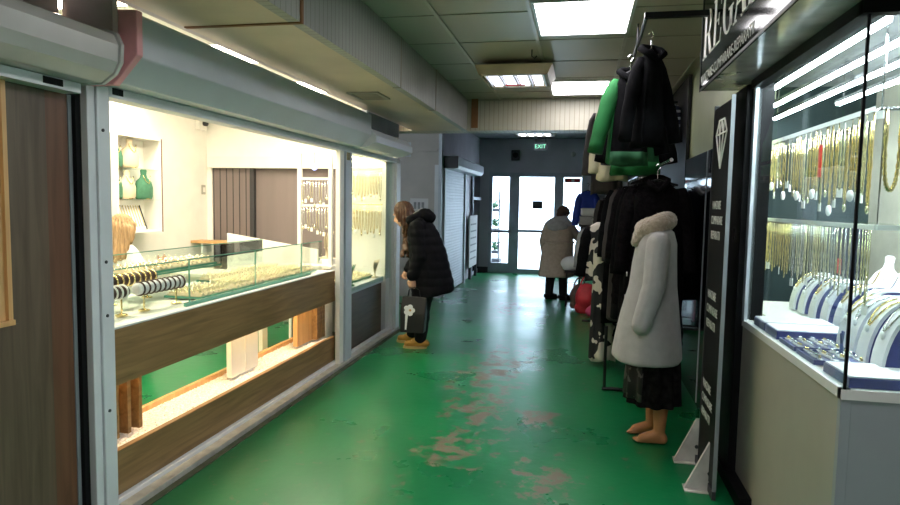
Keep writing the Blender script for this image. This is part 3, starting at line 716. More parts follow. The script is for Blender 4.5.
def chain(name,loc,w,L,r,m,lab,grp,seed,rz=0,pend=None,cat='necklace'):
    t=thing(name,lab,cat,loc,rz,grp); me=chainmesh(w,L,r,seed); link('links',me,M[m],t)
    if pend=='tag': MB().box(-.002,.002,-.012,.012,-L-.035,-L+.005,Matrix.Rotation(random.uniform(-.5,.5),4,'Z')).obj('price_tag',M['tag'],t)
    elif pend=='gem': MB().ell((0,0,-L-.016),(.008,.012,.018),None,8,6).obj('pendant',M['goldp'],t,True)
    elif pend=='big': MB().ell((0,0,-L-.02),(.012,.02,.026),None,8,6).obj('pendant',M['tag'],t,True)
    return t
for row,(z,L) in enumerate(((.846,.20),(.588,.22))):
    for k in range(9):
        chain('necklace',(-2.66+.031*k,5.846,.90+z),.02,L+random.uniform(-.05,.04),.0028,'silver' if (k+row)%3 else 'goldp','%s chain from the left on the %s bar of the white rack'%(ORD[k],('upper','lower')[row]),'chains on the white rack',k,PI/2,'tag' if k%2 else 'gem')

# ---- second window: dark counter with trays, stands and hanging chains
t=thing('display_counter','dark wood counter under the far left window','counter',(0,0,0))
bx('fascia',M['woodd'],t,-2.30,-2.24,5.9,7.07,.04,.62,.003); bx('top_edge',M['alu'],t,-2.30,-2.22,5.9,7.07,.62,.685,.004); bx('counter_top',M['vel'],t,-2.9,-2.30,6.05,7.07,.63,.68)
bx('back_panel',M['wall'],t,-2.93,-2.9,6.1,7.11,.0,.9); bx('side_panel',M['wall'],t,-2.66,-2.2,7.08,7.11,.685,2.05); bx('side_panel',M['wall'],t,-2.9,-2.3,7.08,7.11,0,.685)
bx('lamp_strip',M['L_shop2'],t,-2.62,-2.24,6.85,6.88,1.985,2.0); bx('lamp_strip',M['L_shop2'],t,-2.30,-2.28,5.95,6.9,1.985,2.0)
for z in (1.93,1.52): MB().tube([(-2.66,7.03,z),(-2.22,7.03,z)],.007,8).obj('rail',M['gold'],t)
for k in range(12):
    for row,z in enumerate((1.93,1.52)):
        chain('necklace',(-2.25-.037*k,7.03,z),.022,random.uniform(.27,.36),.0042,'gold' if (k*7+row)%4 else 'goldp','%s gold necklace from the street side on the %s rail of the far left window'%(ORD[k],('upper','lower')[row]),'necklaces in the far left window',k+50*row,PI/2,('gem','tag','big')[k%3])
for k in range(3):
    y=6.22+.32*k
    tt=thing('jewel_tray','%s sloping jewel tray from the near end in the far left window'%ORD[k],'jewellery tray',(-2.45,y,.705),0)
    m2=Matrix.Rotation(.12,4,'Y'); MB().box(-.13,.13,-.14,.13,0,.015,m2).obj('base',M['greenv'],tt); pd=MB().box(-.12,.12,-.13,.12,.015,.022,m2).obj('pad',M['cream'],tt)
    j=MB(); rnd=random.Random(k)
    for i in range(6):
        for q in range(6): j.ell(m2@Vector((-.1+.04*i,-.11+.043*q,.03)),(.012,.013,.012),None,6,4)
    j.obj('jewels',M['goldp'],tt,True)
def leafstand(x,y,z,m,lab,s=1.):
    t=thing('earring_stand',lab,'jewellery stand',(x,y,z))
    MB().lathe([(.05*s,0),(.05*s,.012),(.012*s,.02),(.010*s,.08*s),(.03*s,.10*s)],14).obj('stem',M[m],t,True)
    for a in (-.5,-.18,.18,.5):
        rings=[]
        for k in range(8):
            q=k/7; wv=.028*s*math.sin(PI*min(1,.15+q*.85))+.002; h=(.07+.17*q)*s; off=a*.20*s*q**.8
            rings.append([(.006*math.cos(b)+.03*s*q*q,off+wv*math.sin(b),h) for b in [2*PI*i/8 for i in range(8)]])
        MB().loft(rings).obj('leaf',M[m],t,True)
leafstand(-2.72,6.22,.68,'greenv','dark green leaf shaped earring stand in the far left window',1.1)
leafstand(-2.68,6.98,.68,'cream','cream leaf shaped earring stand in the far left window',1.1)
leafstand(-2.72,6.6,.92,'cream','tall cream earring stand at the back of the far left window',1.2)
t=thing('riser','low white riser under the tall cream earring stand','riser',(-2.72,6.6,.68)); bx('block',M['vel'],t,-.09,.09,-.12,.12,0,.236,.008); bx('top_pad',M['cream'],t,-.08,.08,-.11,.11,.236,.24)
leafstand(-2.285,6.16,.685,'greenv','dark green leaf shaped earring stand nearest the glass of the far left window',.9)
leafstand(-2.27,6.92,.685,'cream','small cream earring stand nearest the glass of the far left window',.85)
# ================================================================== RIGHT SHOWCASE
wf2=bpy.data.objects.new('window_2',None); COL.objects.link(wf2); struct(wf2)
bx('jamb',M['black'],wf2,.86,.91,3.765,4.05,0,2.215,bev=.004); bx('inner_jamb',M['alu'],wf2,.893,.91,3.715,3.765,.93,2.2); bx('jamb_lining',M['black'],wf2,.91,1.0,3.77,3.97,0,2.235)
bx('head_rail',M['black'],wf2,.88,.94,2.37,3.77,2.19,2.235); bx('head_rail',M['black'],wf2,.88,2.2,2.36,2.40,2.19,2.235)
bx('pane',M['glass'],wf2,.905,.909,2.39,3.72,.935,2.19); bx('pane',M['glass'],wf2,.905,2.2,2.384,2.388,.935,2.19)
bx('corner_edge',M['black'],wf2,.9025,.9115,2.380,2.389,.935,2.19)
kp=MB().box(.855,.86,3.86,3.89,1.36,1.44).box(.855,.86,3.82,3.84,1.6,1.62); kp.obj('lock',M['steel'],wf2)
sbox('trim_21', M['showceil'], .97,2.1,2.40,5.3,2.46,2.5)
sbox('trim_23', M['black'], .90,2.2,2.36,2.40,2.235,2.78)
sbox('trim_24', M['showceil'], .97,.99,2.40,3.97,2.235,2.46)
sbox('trim_22', M['black'], .84,.97,3.4,3.97,0,.07)
t=thing('showcase_cabinet','cream cabinet under the bright showcase window on the right','cabinet',(0,0,0))
bx('side_panel',M['cab'],t,.90,.93,2.41,3.76,.0,.90,.002); bx('front_panel',M['cabg'],t,.93,2.08,2.385,2.41,0,.90,.002)
bx('corner_strip',M['cabg'],t,.898,.93,2.383,2.41,0,.90); bx('base_board',M['white'],t,.93,1.7,2.41,3.95,.90,.93); bx('base_board',M['white'],t,1.07,1.7,3.95,4.6,.90,.93)
bx('top_edge',M['edgew'],t,.895,.93,2.38,3.765,.90,.935); bx('top_edge',M['edgew'],t,.895,2.08,2.378,2.41,.90,.935)
# tubes in the showcase ceiling
for k,(x,y0,y1) in enumerate(((1.02,2.5,3.95),(1.20,2.5,4.6),(1.38,2.5,5.2),(1.56,2.5,4.5))):
    t=thing('strip_light','%s white tube from the window in the showcase ceiling'%ORD[k],'strip light',(x,0,2.235))
    bx('fitting',M['dark'],t,-.016,.016,y0,y1,-.02,0); ym=(y0+y1)/2
    for yy in (y0+.1,y1-.1): MB().tube([(0,yy,0),(0,yy,.225)],.004,6).obj('drop_wire',M['steel'],t)
    bx('tube',M['L_show'],t,-.011,.011,y0+.02,ym-.015,-.034,-.02); bx('tube',M['L_show'],t,-.011,.011,ym+.015,y1-.02,-.034,-.02)
# rods and chains
t=thing('hanging_rod','chrome rail that carries the upper row of gold chains','rail',(0,0,0))
MB().tube([(1.10,2.72,1.93),(1.10,4.3,1.93)],.007,8).obj('rod',M['steel'],t); MB().tube([(1.10,2.72,1.93),(1.75,2.72,1.93)],.007,8).obj('rod',M['steel'],t)
for y in (2.72,4.28): MB().tube([(1.10,y,1.93),(1.10,y,2.235)],.004,6).obj('drop_wire',M['steel'],t)
bx('tag_rail',M['tag'],t,1.085,1.09,2.75,4.28,1.925,1.945)
t=thing('glass_shelf','glass shelf that carries the lower row of chains','shelf',(0,0,0))
bx('sheet',M['glasst'],t,1.10,1.45,2.7,4.35,1.48,1.488); bx('sheet',M['glasst'],t,1.45,1.9,2.7,3.0,1.48,1.488); bx('front_edge',M['tag'],t,1.092,1.10,2.7,4.35,1.474,1.494); bx('front_edge',M['tag'],t,1.10,1.9,2.692,2.70,1.474,1.494)
for y in (2.72,4.33): MB().tube([(1.11,y,1.488),(1.11,y,1.93)],.003,6).obj('drop_wire',M['steel'],t)
def ordn(k):
    if k<20: return ORD[k]
    tens={2:'twenty',3:'thirty'}[(k+1)//10]; u=(k+1)%10
    return ({2:'twentieth',3:'thirtieth'}[(k+1)//10]) if u==0 else tens+'-'+ORD[u-1]
rnd=random.Random(11)
for k in range(26):
    y=4.22-.057*k
    near=k/25
    L=.24+.10*near+rnd.uniform(-.04,.05)
    chain('necklace',(1.10,y,1.925),rnd.uniform(.020,.032),L,.0032+.0014*near,'gold' if k%4 else 'goldp','%s gold chain from the far end of the upper showcase rail'%ordn(k),'gold chains on the upper showcase rail',200+k,rnd.uniform(-.2,.2),('tag','gem','big','tag')[k%4])
bx('price_marker',M['red'],None,1.088,1.094,3.30,3.325,1.70,1.85); tag(bpy.data.objects['price_marker'],'long red tag among the gold chains of the upper rail','tag')
chain('necklace',(1.142,2.715,1.925),.05,.30,.0075,'gold','thick gold chain hung alone right of the showcase glass corner',None,300,PI/2,None) 
for k in range(36):
    y=4.31-.0445*k
    chain('necklace',(1.098,y,1.474),.016,rnd.uniform(.24,.30),.0028,'gold' if k<14 else ('goldp' if k%3 else 'silver'),'%s thin chain from the far end under the showcase shelf'%ordn(k),'thin chains under the showcase shelf',400+k,rnd.uniform(-.3,.3),'tag' if k%5==0 else None)
tg=None
for k in range(22):
    y=4.2-.07*k
    o=bx('price_tag',M['tag'],None,-.003,.003,-.018,.018,-.03,.0); o.location=(1.098,y,1.925); o.rotation_euler=(0,0,rnd.uniform(-.4,.4))
    tag(o,'small white price tag on the upper showcase rail','tag','price tags on the upper rail')
# velvet arches
def arch(y,x0,z0,w,h,d,lab,first='navy',k=0,flip=False):
    t=thing('necklace_stand',lab,'jewellery stand',(x0,y,z0))
    pf=[]
    for i in range(11):
        a=PI/2*i/10; pf.append((d*(1-math.cos(a)),h*math.sin(a)))
    side=[(0,0)]+pf[1:]+[(d+.05,h),(d+.05,0)]
    MB().prism(side,'Y',-w/2,w/2).obj('body',M['navy'],t)
    vs=[]
    r=[]
    for (x,z) in pf: r.append([(x-.006,-w/2-.003,z+.004),(x-.006,w/2+.003,z+.004),(x+.006,w/2+.003,z-.002),(x+.006,-w/2-.003,z-.002)])
    r.append([(d+.05,-w/2-.003,h+.006),(d+.05,w/2+.003,h+.006),(d+.05,w/2+.003,h-.002),(d+.05,-w/2-.003,h-.002)])
    MB().loft(r).obj('velvet_front',M['vel'],t)
    # the chain that lies over the arch
    pts=[]
    for i in range(25):
        q=i/24*2-1; a=PI/2*(.95-.55*math.cos(q*PI/2)); pts.append((d*(1-math.cos(a))-.012,w*.36*math.sin(q*PI/2),h*math.sin(a)+.006))
    c=thing('necklace','%s laid over %s'%('gold chain' if k%2 else 'silver chain','the '+lab.split()[0]+' velvet arch from the camera'),'necklace',(x0,y,z0)); MB().tube(pts,[.004*(1.2 if i%2 else .8) for i in range(25)],6).obj('links',M['gold' if k%2 else 'silver'],c,True)
    MB().ell((pts[12][0]-.006,0,pts[12][2]-.012),(.008,.013,.016),None,8,6).obj('pendant',M['tag'],c,True)
ar=[(2.62,1.10,.935,.085,.27,.15),(2.80,1.12,.935,.085,.26,.15),(2.97,1.14,.935,.085,.25,.15),(3.14,1.17,.935,.085,.23,.15),
    (3.35,1.285,.94,.08,.23,.14),(3.52,1.285,.94,.08,.23,.14),(3.70,1.285,.94,.08,.23,.14),(3.88,1.285,.94,.08,.22,.14),(4.06,1.285,.94,.08,.22,.14),(4.22,1.285,.94,.08,.22,.14)]
for k,(y,x,z,w_,h,d) in enumerate(ar):
    arch(y,x,z,w_,h,d,'%s navy and white velvet arch from the camera in the right showcase'%ORD[k],k=k)
# row of white busts behind
def wbust(x,y,z,s,lab,k):
    t=thing('jewellery_bust',lab,'bust',(x,y,z),PI/2+.25)
    rings=[]
    for r_,h in ((.11,0),(.12,.03),(.118,.11),(.09,.17),(.045,.205),(.036,.24),(.04,.275),(.025,.285)):
        rings.append([(r_*s*math.cos(a),r_*.42*s*math.sin(a)+.10*s*(1-(h/.285))**2-.05*s,h*s) for a in [2*PI*i/20 for i in range(20)]])
    MB().loft(rings).obj('torso',M['vel'],t,True)
    pts=[(.055*s*q*1.2,(.058+.015*(1-q*q))*s,(.10+.10*q*q)*s) for q in [i/6-1 for i in range(13)]]
    MB().tube(pts,.0045,6).obj('chain',M['gold' if k%2 else 'silver'],t,True)
t=thing('riser','long white step carrying the white velvet busts','riser',(1.60,3.36,.93)); bx('block',M['vel'],t,-.085,.085,-.82,.56,0,.13,.004); bx('front_edge',M['navy'],t,-.092,-.085,-.82,.56,.0,.13)
for k,y in enumerate((2.68,2.92,3.16,3.40,3.62,3.83)):
    wbust(1.60,y,1.062,.95 if k<3 else .85,'%s white velvet bust from the camera behind the showcase arches'%ORD[k],k)
# trays on the showcase floor
def flat_tray(name,lab,cx,cy,rz,a,b,m_top,m_side,h=.04):
    t=thing(name,lab,'jewellery tray',(cx,cy,.936),rz); bx('case',M[m_side],t,-a,a,-b,b,0,h,.002); bx('lid',M[m_top],t,-a+.004,a-.004,-b+.004,b-.004,h,h+.006,.002); return t
flat_tray('jewel_case','white topped navy case at the far end of the showcase floor',1.085,3.52,.0,.165,.095,'vel','navy')
flat_tray('jewel_case','white topped navy case second from the far end of the showcase floor',1.085,3.31,.0,.165,.095,'vel','navy')
flat_tray('jewel_case','large white topped navy case in the near showcase corner',1.07,2.52,.02,.145,.115,'vel','navy',.035)
flat_tray('jewel_case','white topped navy case against the right edge of the showcase',1.42,2.53,.0,.18,.11,'vel','navy',.035)
for q,(cy,lab) in enumerate(((3.07,'farther navy tray of small silver jewels by the glass'),(2.83,'nearer navy tray of small silver jewels by the glass'))):
    t=thing('jewel_tray',lab,'jewellery tray',(1.03,cy,.936)); bx('base',M['navy'],t,-.11,.11,-.105,.105,0,.012,.002)
    MB().box(-.11,-.104,-.105,.105,.012,.02).box(.104,.11,-.105,.105,.012,.02).box(-.104,.104,-.105,-.099,.012,.02).box(-.104,.104,.099,.105,.012,.02).obj('rim',M['navy'],t)
    r2=random.Random(q)
    for i in range(4):
        for j in range(4):
            o=thing('earring_pair','pair of white carded earrings lying in the %s navy tray'%('farther','nearer')[q],'earrings',(1.03-.075+.05*i,cy-.075+.05*j,.949),r2.uniform(-.5,.5),'carded earrings in the %s navy tray'%('farther','nearer')[q])
            MB().box(-.014,.014,-.016,.016,0,.006,Matrix.Rotation(r2.uniform(.2,.7),4,'Y')).obj('card',M['tag'],o)
            MB().ell((-.004,-.007,.014),(.006,.006,.008),None,8,6).ell((-.004,.007,.014),(.006,.006,.008),None,8,6).obj('studs',M['silver' if (i+j)%3 else 'gold'],o,True)
t=thing('ring_stand','small navy branched ring stand between the navy trays','jewellery stand',(1.10,2.95,.936))
MB().lathe([(.03,0),(.03,.005),(.008,.012),(.006,.06)],12).obj('stem',M['navy'],t,True)
for a in (-.5,0,.5): MB().cap((0,0,.05),(.03*math.sin(a),.05*math.sin(a),.05+.05*math.cos(a)),.006,.004,8).obj('finger',M['navy'],t,True)
t=thing('dark_cloth','dark navy drape hanging at the back of the showcase','drape',(1.72,4.6,.93)); bx('sheet',M['navyc'],t,-.05,.05,-.1,.1,0,.52,.01); bx('label',M['red'],t,-.052,-.05,-.03,.03,.2,.3)

# ================================================================== SIGN
t=thing('shop_sign','black projecting shop sign with white letters reading REGAL','sign',(0,0,0))
bx('box',M['black'],t,.68,.97,.6,4.06,2.245,2.78); bx('face',M['sign'],t,.668,.68,.6,4.07,2.235,2.78); bx('soffit',M['marble'],t,.68,.90,.6,4.06,2.235,2.245)
bx('edge_trim',M['dark'],t,.664,.668,.6,4.075,2.228,2.242); bx('end_trim',M['dark'],t,.664,.97,4.06,4.075,2.235,2.78)
def letter(polys,y0,wd,z0,ht):
    mb=MB()
    for pl in polys: mb.prism([(y0-u*wd,z0+v*ht) for u,v in pl],'X',.666,.668)
    o=mb.obj('letter',M['letter'],t); return o
def rect(a,b,c,d): return [(a,c),(b,c),(b,d),(a,d)]
def ring_arc(cx,cy,rx,ry,tx,ty,a0,a1,n=14):
    out=[]
    for i in range(n):
        p=a0+(a1-a0)*i/n; q=a0+(a1-a0)*(i+1)/n
        out.append([(cx+rx*math.cos(p),cy+ry*math.sin(p)),(cx+rx*math.cos(q),cy+ry*math.sin(q)),(cx+(rx-tx)*math.cos(q),cy+(ry-ty)*math.sin(q)),(cx+(rx-tx)*math.cos(p),cy+(ry-ty)*math.sin(p))])
    return out
z0,ht=2.395,.255
Rl=[rect(.12,.34,0,1),rect(0,.46,0,.04),rect(0,.34,.96,1),rect(.34,.55,.955,1),rect(.34,.55,.47,.515)]+ring_arc(.55,.735,.33,.265,.2,.045,-PI/2,PI/2)+[[(.46,.49),(.66,.49),(1.0,0),(.76,0)],rect(.80,1.04,0,.04)]
El=[rect(.12,.36,0,1),rect(0,.9,0,.04),rect(0,.88,.96,1),rect(.36,.66,.48,.52),rect(.62,.68,.38,.62),[(.84,.0),(.9,.0),(.94,.27),(.90,.27)],[(.82,1),(.88,1),(.88,.74),(.84,.74)]]
Gl=ring_arc(.55,.5,.53,.52,.22,.05,.28*PI,1.78*PI,26)+[rect(.74,.96,.06,.42),rect(.6,1.06,.40,.44),[(.86,1.0),(.92,1.0),(.92,.72),(.88,.72)]]
Al=[[(.05,0),(.13,0),(.53,1),(.46,1)],[(.70,0),(.97,0),(.56,1),(.46,1)],rect(.24,.78,.29,.335),rect(-.04,.26,0,.04),rect(.60,1.08,0,.04)]
Ll=[rect(.12,.36,0,1),rect(0,.9,0,.04),rect(0,.48,.96,1),[(.84,0),(.9,0),(.94,.3),(.90,.3)]]
yy=4.01
for pl,wd,adv in ((Rl,.25,.275),(El,.215,.237),(Gl,.22,.25),(Al,.24,.245),(Ll,.215,.23)):
    letter(pl,yy,wd,z0,ht); yy-=adv
text('small_lettering','VANZARE-CUMPARARE-REPARATII',.075,M['letters'],t,(.667,4.045,2.262),(0,-1,0),(0,0,1),.0005,sx=1.02)

# ================================================================== BANNER AND DARK PANELS
t=thing('banner_stand','tall narrow black banner with a white diamond outline beside the showcase','banner',(0,0,0))
bx('panel',M['black'],t,.73,.745,3.50,3.90,.06,2.10); bx('base_rail',M['dark'],t,.728,.748,3.50,4.06,.0,.05); bx('edge_rail',M['boxd'],t,.728,.747,3.49,3.50,.05,2.12); bx('edge_rail',M['dark'],t,.725,.75,3.90,3.91,.05,2.12)
dm=MB()
def seg(a,b,r=.0045):
    dm.tube([(.728,3.83-a[0]*.26,1.76+a[1]*.26),(.728,3.83-b[0]*.26,1.76+b[1]*.26)],r,6)
D=[(.25,1),(.75,1),(1,.72),(.5,0),(0,.72)]
for i in range(5): seg(D[i],D[(i+1)%5])
seg((0,.72),(1,.72)); seg((.33,.72),(.5,0)); seg((.67,.72),(.5,0)); seg((.25,1),(.33,.72)); seg((.33,.72),(.5,1)); seg((.5,1),(.67,.72)); seg((.67,.72),(.75,1))
dm.obj('diamond',M['letter'],t)
for zb,y0 in ((1.54,3.86),(1.04,3.87),(.52,3.885)):
    for i,s in enumerate(('VANZARE','CUMPARARE','REPARATII')):
        text('lettering',s,.066,M['letters'],t,(.7295,y0+.01*(i%2),zb-.083*i),(0,-1,0),(0,0,1),.0005,sx=.76)
def foot(y):
    f=MB().prism([(.605,0),(.76,0),(.76,.04),(.748,.27),(.728,.27)],'Y',y-.012,y+.012).box(.605,.76,y-.05,y+.05,0,.006).obj('foot',M['conc'],t); f['label']='white triangular foot bracket'
    MB().lathe([(.012,y-.016),(.012,y-.012)],8,(.735,0,.1),'Y').obj('bolt',M['dark'],f)
foot(3.62); foot(4.02)
for k,(y0,y1) in enumerate(((4.36,5.2),(5.22,6.25))):
    t=thing('gloss_panel','%s black gloss panel on the right wall behind the banner'%('nearer','farther')[k],'wall panel',(0,0,0)); bx('sheet',M['blackgl'],t,.935,.962,y0,y1,.0,1.98); bx('edge',M['alu'],t,.93,.962,y0-.012,y0,.02,1.98)
t=thing('wall_cladding','long dark wall panel behind the clothes rails','wall panel',(0,0,0)); bx('sheet',M['black'],t,.938,.962,6.30,13.9,.0,2.4); bx('edge',M['dark'],t,.932,.962,6.285,6.30,.0,2.76); bx('sheet',M['black'],t,.938,.962,6.30,7.58,2.4,2.76)
# ================================================================== CLOTHES RAILS
def rail(name,lab,x,y0,y1,z,legs=True,yp=None):
    t=thing(name,lab,'clothes rail',(0,0,0)); MB().tube([(x,y0,z),(x,y1,z)],.013,10).obj('bar',M['steel'],t)
    if legs:
        for y in (yp or y0,y1):
            MB().tube([(x-(.34 if yp and y==yp else 0),y,0.03),(x-(.34 if yp and y==yp else 0),y,.55 if yp and y==yp else z)],.013,8).obj('post',M['iron'],t); MB().tube([(x-.36,y,.02),(x+.25,y,.02)],.014,8).obj('foot',M['iron'],t)
    return t
rail('clothes_rail','chrome rail carrying the black coats behind the mannequin',.58,4.5,8.4,1.86,True,5.42)
rail('clothes_rail','far clothes rail hung with mixed garments near the entrance',.42,8.6,11.6,1.80)
t=thing('hanging_rail','black overhead rail carrying the green and black jackets','clothes rail',(0,0,0))
MB().tube([(.33,3.88,2.62),(.36,7.6,2.62)],.012,8).obj('bar',M['iron'],t); MB().box(.32,.67,3.86,3.90,2.615,2.645).obj('arm',M['iron'],t); MB().tube([(.355,7.0,2.62),(.97,7.0,2.62)],.012,8).obj('arm',M['iron'],t)
for y in (4.6,6.6): MB().tube([(.34,y,2.62),(.34,y,2.78)],.008,6).obj('drop_rod',M['iron'],t)
def garment(name,lab,cat,loc,w,L,m,rz=0,flare=1.15,depth=.11,seed=0,sleeve=.6,slm=None,collar=None,hem=None,fur=False,grp=None,hook=True,open_=False,slflare=1.,extra=None,spread=0.):
    t=thing(name,lab,cat,loc,rz,grp); rnd=random.Random(seed)
    n=44; rings=[]
    K=16; ph=[rnd.uniform(0,6.28) for _ in range(4)]
    for k in range(K+1):
        q=k/K; z=-.03-(L-.03)*q
        hw=(w/2)*(min(1,.30+.70*(q/.10)**.8) if q<.10 else 1+(flare-1)*(q-.10)/.90)*(1 if q>.10 else 1)
        if .2<q<.5: hw*=.97
        dp=depth*(.45+.55*min(1,q/.18))*.5*(1+.2*q)
        rip=.16*min(1,max(0,(q-.15)/.5)); ring=[]
        for i in range(n):
            a=2*PI*i/n; c,s=math.cos(a),math.sin(a); e=.7
            x=hw*math.copysign(abs(c)**e,c); y=dp*math.copysign(abs(s)**e,s)
            f=1+rip*(math.sin(5*a+ph[0]+q*1.1)+.7*math.sin(9*a+ph[1])+.4*math.sin(3*a+ph[2]))
            ring.append((x*(1+.03*rip*math.sin(4*a+ph[3])),y*f,z+ (.012*math.sin(3*a+ph[1]) if k==K else 0)))
        rings.append(ring)
    body=MB().loft(rings)
    o=body.obj('body',m,t,True)
    if fur:
        for v in o.data.vertices: v.co += v.normal*(.018*noise.noise(v.co*30+Vector((seed,0,0)))+.012*noise.noise(v.co*70))
    if sleeve:
        for s in (-1,1):
            pts=[];rs=[]
            for k in range(9):
                q=k/8; pts.append((s*(w/2*.86+.055*math.sin(q*1.5)+.02*q+spread*q),.015*math.sin(q*3+seed)-.02*q,-.075-sleeve*q)); rs.append((.045+.018*math.sin(min(1,q*4)*PI/2))*slflare*(1-.22*q)*(1+.06*math.sin(q*19+seed)))
            rs[0]=.03
            MB().tube(pts,rs,12).obj('sleeve',(slm[0 if s<0 else 1] if isinstance(slm,tuple) else slm) or m,t,True)
    if collar: MB().tube([(-.075,0,-.02),(-.06,-depth*.42,-.05),(0,-depth*.5,-.10),(.06,-depth*.42,-.05),(.075,0,-.02),(.04,depth*.3,-.0),(-.04,depth*.3,0)],.022,8,True).obj('collar',collar,t,True)
    if hem: MB().loft([[(p[0]*1.02,p[1]*1.04,p[2]) for p in rings[K-2]],[(p[0]*1.02,p[1]*1.04,p[2]-.004) for p in rings[K]]],True).obj('hem_band',hem,t,True)
    if hook:
        MB().tube([(0,0,-.02),(0,0,.05),(.018,0,.075),(.0,0,.098),(-.02,0,.08)],.004,6).obj('hook',M['steel'],t)
        MB().tube([(-w*.36,0,-.055),(0,0,-.015),(w*.36,0,-.055)],.009,6).obj('hanger_bar',M['iron'],t)
    if extra: extra(t,rings)
    return t
# overhead jackets (near to far)
def greenside(t,rings):
    # bright green side panel down the left edge
    n=len(rings[0]); out=[]
    for k in range(2,len(rings)):
        r=rings[k]; out.append([(r[i][0]*1.04,r[i][1]*1.10,r[i][2]) for i in range(n//2-6,n//2+4)]+[(r[i][0]*.93,r[i][1]*.8,r[i][2]) for i in range(n//2+3,n//2-7,-1)])
    MB().loft(out).obj('side_panel',M['green'],t,True)
def mk(rzv): return rzv
zr=2.62-.10
garment('hanging_jacket','black jacket hung nearest on the overhead rail','jacket',(.40,4.28,zr+.03),.13,.62,M['blk'],.5,1.6,.13,1,.52,M['blk'],M['blk'],None,spread=.055,slflare=.8)
garment('hanging_jacket','black jacket with one bright green sleeve second on the overhead rail','jacket',(.30,4.60,zr-.04),.20,.64,M['blk'],.2,1.4,.13,2,.50,(M['green'],M['blk']),M['blk'],M['dgreen'],spread=.07,extra=greenside)
garment('hanging_jacket','dark green jacket with black sleeves behind the green sleeved one','jacket',(.38,4.95,zr-.03),.24,.70,M['dgreen'],.2,1.5,.12,3,.55,M['blk'],M['blk'],M['green'],spread=.08)
garment('hanging_jacket','plain dark green jacket fourth from the near end overhead','jacket',(.42,5.40,zr),.32,.72,M['dgreen'],.0,1.2,.12,4,.55,M['blk'])
garment('hanging_jacket','dark charcoal jacket fifth from the near end overhead','jacket',(.42,5.68,zr),.34,.62,M['navyc'],.0,1.12,.12,5,.55,M['navyc'])
garment('hanging_coat','cream fleece coat hung far along the overhead rail','coat',(.27,6.1,zr),.22,.74,M['creamc'],.1,1.3,.14,6,.60,M['creamc'])
garment('hanging_coat','grey brown long coat behind the cream fleece','coat',(.24,6.5,zr),.28,.86,M['greyc'],.0,1.1,.12,7,.6,M['greyc'])
garment('hanging_coat','dark navy coat at the far end of the overhead rail','coat',(.34,6.85,zr),.38,.66,M['navyc'],.0,1.15,.12,8,.55,M['navyc'])
t=thing('pennant','small cream triangular pennant hanging from a thin cord past the coats','pennant',(.13,7.4,2.08)); MB().prism([(-.11,0),(.06,0),(-.02,.22)],'Y',-.008,.008).obj('cloth',M['creamc'],t); MB().tube([(-.02,0,.22),(.2,.1,.54)],.003,5).obj('cord',M['iron'],t)
garment('hanging_shirt','blue shirt with white stripes high on the right wall','shirt',(.80,6.75,2.62),.24,.42,M['stripe'],.5,1.1,.10,9,.3,M['stripe'])
# black coats on the chrome rail
zc=1.86-.10
specs=[('black fur coat hung nearest behind the mannequin','coat',M['blkfur'],.40,1.22,True,M['blkfur'],.62),
 ('black long coat second behind the mannequin','coat',M['blk'],.42,1.25,False,M['blk'],.66),
 ('black fur jacket third on the chrome rail','jacket',M['blkfur'],.48,1.0,True,M['blkfur'],.56),
 ('black quilted coat fourth on the chrome rail','coat',M['coatb'],.46,1.15,False,M['blkfur'],.62),
 ('charcoal wool coat fifth on the chrome rail','coat',M['greyc'],.50,1.2,False,None,.62),
 ('black fur trimmed coat sixth on the chrome rail','coat',M['blk'],.56,1.2,False,M['blkfur'],.6),
 ('black long coat seventh on the chrome rail','coat',M['blk'],.54,1.3,False,None,.6)]
for k,(lab,cat,m,w_,L,f,col,sl) in enumerate(specs):
    garment('hanging_'+cat,lab,cat,(.545-.005*k,4.93+.20*k,zc),w_,L,m,random.uniform(-.1,.1),1.12,.12,20+k,sl,None,col,None,f)
garment('printed_dress','long black and white printed dress near the middle of the rails','dress',(.245,6.3,1.30),.22,1.24,M['bw'],.2,1.15,.16,40,0,hook=False)
garment('printed_jacket','black and white printed jacket on the chrome rail','jacket',(.20,6.6,zc-.35),.26,.62,M['bw'],.1,1.1,.15,41,.5,M['blk'],hook=False)
garment('hanging_coat','black coat with pale trim beyond the printed dress','coat',(.60,7.15,zc),.52,1.2,M['blk'],.0,1.15,.15,42,.6,M['blk'],M['lgrey'])
garment('hanging_coat','black fur coat beyond the printed dress','coat',(.60,7.45,zc),.54,.95,M['blkfur'],.0,1.15,.17,43,.6,M['blkfur'],M['blkfur'],None,True)
garment('hanging_coat','dark brown coat near the far end of the chrome rail','coat',(.60,7.8,zc),.50,1.2,M['greyc'],.0,1.12,.14,44,.6)
garment('hanging_coat','black coat last on the chrome rail','coat',(.60,8.15,zc),.52,1.3,M['blk'],.0,1.12,.14,45,.6)
